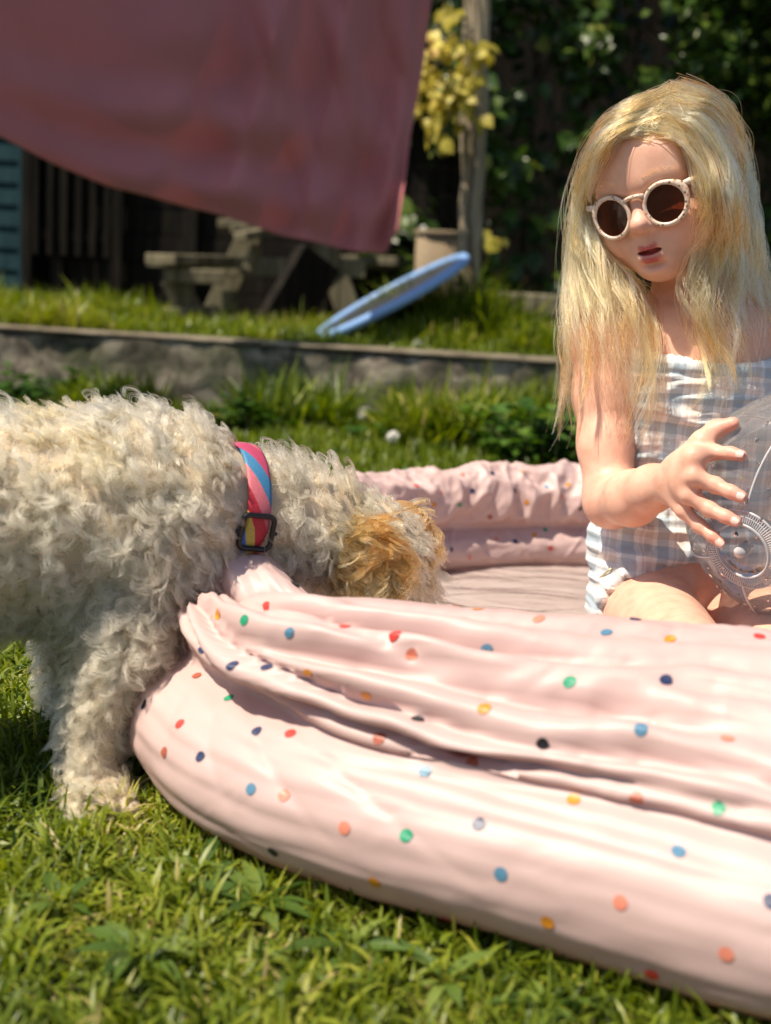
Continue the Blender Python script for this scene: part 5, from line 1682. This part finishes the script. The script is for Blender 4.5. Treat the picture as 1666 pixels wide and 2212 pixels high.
# ------------------------------------------------------------------ long blonde hair
rsh = np.random.RandomState(5)
def gpt(q):
    if len(q) == 3 and q[2] != 's': return A(q[0], q[1], q[2] + (0.014 if q[1] < 640 else 0.0))
    off = q[3] if len(q) > 3 else 0.006
    p = onto(q[0], q[1], GS, off, 1.0, 1.4)
    return p if p is not None else A(q[0], q[1], 1.27)
def spline(P, n):
    P = np.array(P)
    return cr(P, n)[0]
NPT = 26
def guides(G):
    return np.array([spline([gpt(q) for q in g], NPT) for g in G])
def sheet(G, n, spread, tint0, clumps=26, wave=0.004, name='hair', depth=0.010, cl=0.8, tipvar=0.25, rad=0.00020, shortf=0.0):
    """strands laid between neighbouring guide curves, drawn together into locks towards their tips"""
    g = guides(G)
    k = len(g)
    q = rsh.rand(n) * (k - 1)
    cc = np.sort(rsh.rand(clumps) * (k - 1))
    ci = np.argmin(np.abs(q[:, None] - cc[None] + rsh.normal(0, 0.04, (n, clumps))), 1)
    t = np.linspace(0, 1, NPT)
    qq = q[:, None] + (cc[ci] - q)[:, None] * cl * (t[None] ** 1.3)
    qq = np.clip(qq, 0, k - 1.0001)
    i = np.floor(qq).astype(int); f = (qq - i)[..., None]
    ti = np.arange(NPT)[None] + 0 * i
    # each lock ends at its own length
    endl = np.where(rsh.rand(clumps) < shortf, rsh.uniform(0.50, 0.74, clumps), np.clip(1 - np.abs(rsh.normal(0, tipvar * 0.4, clumps)), 0.7, 1))[ci] * np.clip(1 - np.abs(rsh.normal(0, 0.06, n)), 0.75, 1)
    tf = np.clip(t[None] * endl[:, None], 0, 1) * (NPT - 1)
    t0 = np.clip(np.floor(tf).astype(int), 0, NPT - 2); fr = (tf - t0)[..., None]
    def pick(ii): return g[ii, t0] * (1 - fr) + g[ii, t0 + 1] * fr
    P = pick(i) * (1 - f) + pick(np.minimum(i + 1, k - 1)) * f
    # waves per lock + body
    lockw = rsh.normal(0, 1, (clumps, 3, 4))
    ph0 = rsh.uniform(0, 6.28, (clumps, 3))
    fq = rsh.uniform(0.8, 2.4, (clumps, 3))
    amp = wave * (t[None] ** 1.2)
    for ax_ in range(3):
        P[..., ax_] += amp * np.sin(6.283 * fq[ci, ax_][:, None] * t[None] + ph0[ci, ax_][:, None]) * (1.0 if ax_ != 2 else 0.35)
    offs = rsh.normal(0, 1, (n, 3)) * np.array([spread, depth, spread * 0.3])
    taper = (0.22 + 0.78 * np.sin(np.clip(t, 0, 1) * math.pi * 0.62)) * (1 - 0.85 * t ** 1.3)
    P += offs[:, None, :] * taper[None, :, None] * np.minimum(0.25 + t * 5, 1)[None, :, None]
    P[..., 1] -= (np.abs(rsh.normal(0, 0.0045, clumps))[ci])[:, None] * np.minimum(t * 2.5, 1)[None]
    rj = rsh.normal(0, 1, (n, 3)) * np.array([0.0045, 0.002, 0.0045])
    P += rj[:, None, :] * np.clip(1 - t * 7, 0, 1)[None, :, None]
    P += np.cumsum(rsh.normal(0, 0.00013, P.shape), 1)
    tint = tint0 + rsh.normal(0, 0.22, clumps)[ci] + rsh.normal(0, 0.17, n)
    return P, np.clip(tint, 0, 1), np.full(n, rad)
A_ = [
 [(1405, 283, 's', 0.002), (1330, 305, 's', 0.003), (1287, 370, 's', 0.003), (1282, 475, 1.238), (1338, 568, 1.242), (1392, 640, 1.240), (1408, 715, 1.218), (1398, 800, 1.198), (1390, 880, 1.18)],
 [(1412, 276, 's', 0.002), (1338, 290, 's', 0.005), (1288, 350, 's', 0.005), (1276, 450, 1.226), (1312, 560, 1.21), (1358, 650, 1.20), (1384, 760, 1.19), (1392, 890, 1.175), (1372, 985, 1.17)],
 [(1424, 266, 's', 0.003), (1340, 285, 's', 0.008), (1289, 348, 's', 0.008), (1272, 450, 1.228), (1292, 570, 1.215), (1332, 680, 1.20), (1352, 800, 1.185), (1345, 945, 1.175)],
 [(1432, 246, 's', 0.004), (1335, 270, 's', 0.010), (1278, 344, 's', 0.012), (1258, 450, 1.232), (1270, 580, 1.22), (1300, 690, 1.20), (1312, 810, 1.185), (1318, 930, 1.175)],
 [(1440, 226, 's', 0.004), (1332, 256, 's', 0.012), (1282, 340, 1.235), (1260, 460, 1.23), (1258, 590, 1.222), (1265, 700, 1.208), (1278, 820, 1.195), (1262, 915, 1.19)],
 [(1450, 206, 's', 0.005), (1340, 240, 's', 0.012), (1282, 338, 1.255), (1254, 470, 1.25), (1240, 600, 1.245), (1232, 720, 1.23), (1240, 830, 1.215), (1212, 960, 1.21)],
 [(1462, 190, 's', 0.006), (1352, 226, 's', 0.012), (1288, 335, 1.275), (1252, 480, 1.272), (1232, 620, 1.268), (1222, 740, 1.255), (1226, 850, 1.245), (1196, 1000, 1.24)],
]
C_ = [
 [(1420, 284, 's', 0.002), (1462, 302, 's', 0.005), (1498, 355, 's', 0.009), (1516, 440, 's', 0.012), (1508, 520, 1.172), (1484, 600, 1.165), (1496, 690, 1.175), (1530, 780, 1.185), (1540, 850, 1.180), (1500, 930, 1.165)],
 [(1428, 262, 's', 0.003), (1484, 276, 's', 0.008), (1528, 345, 's', 0.012), (1544, 440, 's', 0.014), (1540, 550, 1.185), (1524, 650, 1.18), (1548, 750, 1.18), (1566, 850, 1.17)],
 [(1437, 244, 's', 0.004), (1508, 256, 's', 0.010), (1556, 336, 's', 0.013), (1576, 450, 's', 0.014), (1578, 570, 1.205), (1570, 680, 1.195), (1586, 780, 1.185), (1596, 862, 1.175)],
 [(1446, 224, 's', 0.004), (1530, 236, 's', 0.011), (1574, 326, 1.245), (1594, 450, 1.24), (1602, 580, 1.23), (1612, 700, 1.215), (1620, 800, 1.2)],
 [(1456, 203, 's', 0.005), (1545, 216, 's', 0.012), (1588, 318, 1.27), (1610, 450, 1.268), (1626, 580, 1.258), (1646, 700, 1.245), (1655, 810, 1.23)],
 [(1468, 186, 's', 0.006), (1556, 204, 's', 0.012), (1592, 318, 1.30), (1614, 460, 1.30), (1640, 600, 1.29), (1680, 720, 1.28), (1700, 830, 1.27)],
]
B_ = [
 [(1480, 212, 1.268), (1420, 250, 1.33), (1370, 400, 1.335), (1356, 520, 1.315), (1382, 620, 1.30), (1404, 700, 1.30), (1412, 760, 1.31)],
 [(1480, 212, 1.268), (1400, 230, 1.31), (1320, 330, 1.32), (1290, 470, 1.31), (1300, 600, 1.30), (1330, 700, 1.31), (1340, 780, 1.325)],
 [(1480, 212, 1.268), (1390, 230, 1.31), (1306, 330, 1.31), (1275, 470, 1.30), (1262, 600, 1.29), (1262, 700, 1.29), (1270, 790, 1.295)],
 [(1480, 212, 1.268), (1380, 230, 1.30), (1294, 335, 1.295), (1260, 475, 1.285), (1240, 610, 1.28), (1220, 720, 1.275), (1216, 820, 1.27)],
]
D_ = [
 [(1488, 214, 1.275), (1500, 235, 1.34), (1460, 330, 1.36), (1440, 470, 1.345), (1440, 600, 1.33), (1445, 700, 1.335), (1450, 760, 1.345)],
 [(1488, 214, 1.275), (1530, 230, 1.34), (1540, 330, 1.36), (1550, 470, 1.345), (1555, 600, 1.33), (1560, 700, 1.335), (1570, 800, 1.345)],
 [(1488, 214, 1.275), (1550, 222, 1.325), (1576, 325, 1.34), (1598, 465, 1.335), (1622, 600, 1.325), (1655, 720, 1.325), (1670, 830, 1.33)],
 [(1488, 214, 1.275), (1556, 220, 1.32), (1590, 325, 1.325), (1614, 465, 1.32), (1646, 600, 1.31), (1690, 720, 1.305), (1710, 830, 1.30)],
]
packs = [sheet(A_, 1900, 0.0042, 0.62, 90, 0.0130, depth=0.004, cl=0.94, tipvar=0.4, shortf=0.74, rad=0.00036), sheet(C_, 2500, 0.0042, 0.58, 90, 0.0120, depth=0.004, cl=0.94, tipvar=0.4, shortf=0.55, rad=0.00036),
         sheet(B_, 1300, 0.006, 0.45, 24, 0.006, rad=0.0003), sheet(D_, 1500, 0.007, 0.4, 24, 0.006, rad=0.0003),
         sheet(A_, 700, 0.010, 0.72, 400, 0.014, depth=0.010, cl=0.3, tipvar=0.5, rad=0.00022), sheet(C_, 700, 0.010, 0.68, 400, 0.014, depth=0.010, cl=0.3, tipvar=0.5, rad=0.00022)]
# baby hairs at the hairline
short = []
P = np.concatenate([p[0] for p in packs]); T = np.concatenate([p[1] for p in packs]); Rd = np.concatenate([p[2] for p in packs])
# keep the strands outside head, shoulders and suit
flat = P.reshape(-1, 3)
for _ in range(2):
    d_ = GS.at(flat)
    m = d_ < 0.0062
    tt_ = np.tile(np.linspace(0, 1, NPT), len(P))
    lim = np.where(tt_ < 0.08, 0.0015, 0.0062)
    push = np.where(m, lim - d_, 0)
    m = push > 0
    flat[m] += GS.grad(flat[m]) * push[m][:, None]
P = flat.reshape(P.shape)
prf = np.interp(np.linspace(0, 1, NPT), [0, 0.1, 0.7, 1.0], [0.8, 1.0, 0.95, 0.35])
hair_object('hair', P, Rd[:, None] * prf[None], MAT_BLONDE, child, {'tint': T})
# scalp under the strands
m = GS.at(GV) if False else None
# ------------------------------------------------------------------ sunglasses
M = Mat('speckled_frame')
vo = M.new('TexVoronoi', feature='F1'); vo.inputs['Scale'].default_value = 260
M.link(M.coord(), vo.inputs['Vector'])
spot = M.math('LESS_THAN', vo.outputs['Distance'], 0.33)
sx = M.new('SeparateColor'); M.link(vo.outputs['Color'], sx.inputs[0])
cc = M.ramp(sx.outputs[0], [(0.0, (0.62, 0.25, 0.15)), (0.3, (0.20, 0.13, 0.07)), (0.5, (0.66, 0.36, 0.22)), (0.75, (0.16, 0.15, 0.08)), (0.9, (0.55, 0.42, 0.30))], 'CONSTANT')
M.color(M.mix(spot, (0.70, 0.55, 0.44, 1), cc)).set(Roughness=0.28)
MAT_FRAME = M.m
M = Mat('dark_lens')
M.color((0.020, 0.008, 0.006, 1)).set(Roughness=0.05)
M.b.inputs['Specular IOR Level'].default_value = 0.6
tp = M.new('BsdfTransparent'); tp.inputs['Color'].default_value = (0.40, 0.12, 0.06, 1)
mx = M.new('MixShader'); mx.inputs[0].default_value = 0.42
M.link(M.b.outputs[0], mx.inputs[1]); M.link(tp.outputs[0], mx.inputs[2]); M.link(mx.outputs[0], M.out.inputs['Surface'])
MAT_LENS = M.m
glasses = empty('sunglasses', tuple(hp(0, -95, -13)))
tag(glasses, 'round cream sunglasses with speckled frame and dark lenses on the child’s face', 'sunglasses')
GZ, GY = -11.0, -91.0
def gl(x, y, z): return hp(x, y, z)
def lens_rim(cx):
    V, F = [], []
    na, prof_ = 56, [(19.6, -1.6), (19.6, 1.6), (21.4, 2.2), (23.2, 1.8), (24.2, 0.3), (23.6, -1.6), (21.6, -2.2)]
    for i in range(na):
        a = 2 * math.pi * i / na
        # keyhole corner: the frame swells up and out towards the hinge
        sw = 1.0 + 0.15 * math.exp(-((math.degrees(a) - (35 if cx > 0 else 145)) / 24) ** 2)
        for r, y in prof_:
            rr_ = r if r < 21 else 20 + (r - 20) * (1 + (sw - 1) * 5)
            xx = cx + rr_ * math.cos(a)
            V.append(gl(xx, GY + y + 0.0036 * xx * xx, GZ + rr_ * math.sin(a)))
    m_ = len(prof_)
    for i in range(na):
        for j in range(m_):
            a, b = i * m_ + j, i * m_ + (j + 1) % m_
            c, d = ((i + 1) % na) * m_ + (j + 1) % m_, ((i + 1) % na) * m_ + j
            F.append((a, d, c, b))
    return V, F
for cx in (-31, 31):
    V, F = lens_rim(cx)
    rim_ = MB().add(V, F).build('rim', MAT_FRAME, glasses, True)
    V, F = [gl(cx, GY + 0.0036 * cx * cx - 0.9, GZ)], []
    for r in (7, 14, 20.3):
        for i in range(40):
            a = 2 * math.pi * i / 40
            xx = cx + r * math.cos(a)
            V.append(gl(xx, GY + 0.0036 * xx * xx - 0.9 * (1 - (r / 21) ** 2), GZ + r * math.sin(a)))
    F = [(0, 1 + (i + 1) % 40, 1 + i) for i in range(40)]
    for k_ in range(2):
        F += [(1 + k_ * 40 + i, 1 + k_ * 40 + (i + 1) % 40, 41 + k_ * 40 + (i + 1) % 40, 41 + k_ * 40 + i) for i in range(40)]
    MB().add(V, F).build('lens', MAT_LENS, glasses, True)
MB().tube([gl(-11, GY + 0.3, GZ + 14), gl(-5, GY - 1.2, GZ + 15.4), gl(0, GY - 1.6, GZ + 15.8), gl(5, GY - 1.2, GZ + 15.4), gl(11, GY + 0.3, GZ + 14)], [2.6 * HS, 2.3 * HS, 2.2 * HS, 2.3 * HS, 2.6 * HS], 10).build('bridge', MAT_FRAME, glasses, True)
for s_ in (-1, 1):
    MB().tube([gl(s_ * 50, GY + 11, GZ + 14), gl(s_ * 58, GY + 16, GZ + 15.5), gl(s_ * 67, GY + 30, GZ + 15), gl(s_ * 76, -20, GZ + 14), gl(s_ * 79, 10, GZ + 12), gl(s_ * 78, 26, GZ + 2)], [3.2 * HS, 3.4 * HS, 2.8 * HS, 2.2 * HS, 2.2 * HS, 2.0 * HS], 10).build('temple', MAT_FRAME, glasses, True)

# ------------------------------------------------------------------ clear inflatable ball
def clear_vinyl(name, milk, tint=(0.97, 0.965, 0.955, 1), rough=0.06):
    M = Mat(name)
    lw = M.new('LayerWeight'); lw.inputs['Blend'].default_value = 0.25
    bpn = M.new('Bump'); bpn.inputs['Strength'].default_value = 0.35; bpn.inputs['Distance'].default_value = 0.006
    M.link(M.noise(20, 3), bpn.inputs['Height'])
    M.link(bpn.outputs[0], lw.inputs['Normal'])
    gl_ = M.new('BsdfGlossy'); gl_.inputs['Roughness'].default_value = rough
    M.link(bpn.outputs[0], gl_.inputs['Normal'])
    tp = M.new('BsdfTransparent'); tp.inputs['Color'].default_value = tint
    df = M.new('BsdfDiffuse'); df.inputs['Color'].default_value = (0.72, 0.70, 0.71, 1)
    m1 = M.new('MixShader')
    M.link(M.math('MULTIPLY', M.math('ADD', lw.outputs['Facing'], 0.35), milk), m1.inputs[0])
    M.link(tp.outputs[0], m1.inputs[1]); M.link(df.outputs[0], m1.inputs[2])
    m2 = M.new('MixShader')
    M.link(M.math('MULTIPLY', lw.outputs['Fresnel'], 0.8), m2.inputs[0])
    M.link(m1.outputs[0], m2.inputs[1]); M.link(gl_.outputs[0], m2.inputs[2])
    M.link(m2.outputs[0], M.out.inputs['Surface'])
    return M.m
MAT_CLEAR = clear_vinyl('clear_vinyl', 0.18)
MAT_WELD = clear_vinyl('welded_seam', 1.3, (0.93, 0.92, 0.91, 1), 0.2)
ball = empty('beach_ball', tuple(BALL_C - np.array([0, 0, BALL_R])))
tag(ball, 'clear inflatable beach ball with confetti held on the child’s lap', 'beach ball')
POLE = unit(ball_pt(1600, 1192, 0.0) - BALL_C)
e1 = unit(np.cross(POLE, np.array([0.2, 0, 1.0]))); e2 = np.cross(POLE, e1)
def sph(theta, phi, r=BALL_R):
    return BALL_C + r * (POLE * math.cos(theta) + (e1 * math.cos(phi) + e2 * math.sin(phi)) * math.sin(theta))
nt_, np_ = 70, 140
V = []
for i in range(nt_ + 1):
    th_ = math.pi * (0.001 + 0.998 * i / nt_)
    for j in range(np_):
        ph_ = 2 * math.pi * j / np_
        d = sph(th_, ph_, 1.0) - BALL_C
        r = BALL_R * (1 - 0.010 * abs(math.cos(3 * ph_)) * math.sin(th_)) 
        V.append(BALL_C + d * r)
V = np.array(V)
dv = unit(V - BALL_C)
V = V + dv * (0.0012 * noise3(dv[:, 0] * 4, dv[:, 1] * 4, dv[:, 2] * 4))[:, None]
I = np.arange((nt_ + 1) * np_).reshape(nt_ + 1, np_); J = np.roll(I, -1, 1)
F = np.stack([I[:-1], I[1:], J[1:], J[:-1]], -1).reshape(-1, 4)
mesh_np('shell', V, F, MAT_CLEAR, ball)
for k_ in range(6):
    ph_ = math.pi / 6 + k_ * math.pi / 3
    MB().tube([sph(t_, ph_ + 0.04 * math.sin(t_ * 3), BALL_R + 0.0006) for t_ in np.linspace(0.30, 2.85, 60)], 0.0011, 6).build('seam', MAT_WELD, ball, True)
patch = MB()
for t_, w in ((0.345, 0.0011), (0.30, 0.0006), (0.235, 0.0013)):
    patch.tube([sph(t_, q, BALL_R + 0.0008) for q in np.linspace(0, 2 * math.pi, 64, endpoint=False)], w, 6, True)
pt_ = patch.build('valve_patch', MAT_WELD, ball, True)
ticks = MB()
for q in np.linspace(0, 2 * math.pi, 96, endpoint=False):
    ticks.tube([sph(0.255, q, BALL_R + 0.0012), sph(0.335, q, BALL_R + 0.0012)], 0.0005, 4)
ticks.build('ribbing', MAT_WELD, pt_, False)
MB().tube([sph(0.0, 0, BALL_R - 0.012), sph(0.0, 0, BALL_R + 0.003)], [0.0060, 0.0052], 20).build('valve', MAT_WELD, ball, True)
confm = []
for nme, c in (('blue', srgb(52, 110, 170)), ('red', srgb(150, 42, 60)), ('olive', srgb(120, 110, 50)), ('green', srgb(60, 110, 60)), ('gold', srgb(200, 165, 90)), ('brown', srgb(120, 75, 40))):
    M = Mat('confetti_' + nme); M.color(c).set(Roughness=0.4); confm.append(M.m)
rs = np.random.RandomState(8)
mb, mi = MB(), []
down = np.array([0, 0, -1.0])
spots = []
dn = unit(down - POLE * down.dot(POLE))
for u in np.linspace(-0.75, 0.75, 12):
    c = dn * math.cos(u) + np.cross(POLE, dn) * math.sin(u)
    spots.append(unit(POLE * math.cos(0.205) + c * math.sin(0.205)))
for i in range(12):
    v = rs.normal(size=3); v[1] -= 0.7; v[0] -= 0.5
    spots.append(unit(v))
for i in range(16):
    v = rs.normal(size=3) * 0.35 + np.array([-0.2, -0.1, -1.0])
    spots.append(unit(v))
for s_ in spots:
    u = unit(np.cross(s_, rs.normal(size=3))); w = np.cross(s_, u)
    r = rs.uniform(0.0016, 0.0024)
    c0 = BALL_C + s_ * (BALL_R - 0.003)
    a_ = [c0 + r * (u * math.cos(q) + w * math.sin(q)) for q in np.linspace(0, 2 * math.pi, 6, endpoint=False)]
    b_ = [p - s_ * 0.0003 for p in a_]
    mb.add(a_ + b_, [tuple(range(6)), tuple(range(11, 5, -1))] + [(i, 6 + i, 6 + (i + 1) % 6, (i + 1) % 6) for i in range(6)])
    mi += [rs.randint(6)] * 8
cf = mb.build('confetti', None, ball)
for m_ in confm: cf.data.materials.append(m_)
cf.data.polygons.foreach_set('material_index', np.array(mi, dtype=np.int32))
cf['kind'] = 'stuff'
# water drops on the ball
M = Mat('water_drop'); M.color((1, 1, 1, 1)).set(Roughness=0.02, IOR=1.33); M.b.inputs['Transmission Weight'].default_value = 1.0
mb = MB()
for i in range(150):
    v = rs.normal(size=3); v[1] = -abs(v[1]) * 1.2; v[0] -= 0.6
    v = unit(v)
    u = unit(np.cross(v, [0, 0, 1.0])); w = np.cross(u, v)
    r = abs(rs.normal(0, 0.0009)) + 0.0006
    c0 = BALL_C + v * (BALL_R + 0.0003)
    el = rs.uniform(1, 1.9)
    vs_, fs_ = [c0 + v * r * 0.7], []
    for k_, (hh_, rr_) in enumerate(((0.5, 0.7), (0.0, 1.0))):
        for q in np.linspace(0, 2 * math.pi, 8, endpoint=False):
            vs_.append(c0 + v * r * hh_ + u * r * rr_ * math.cos(q) + w * r * rr_ * el * math.sin(q))
    fs_ = [(0, 1 + q, 1 + (q + 1) % 8) for q in range(8)] + [(1 + q, 9 + q, 9 + (q + 1) % 8, 1 + (q + 1) % 8) for q in range(8)]
    mb.add(vs_, fs_)
wd = mb.build('water_drops', M.m, ball, True)
wd['kind'] = 'stuff'
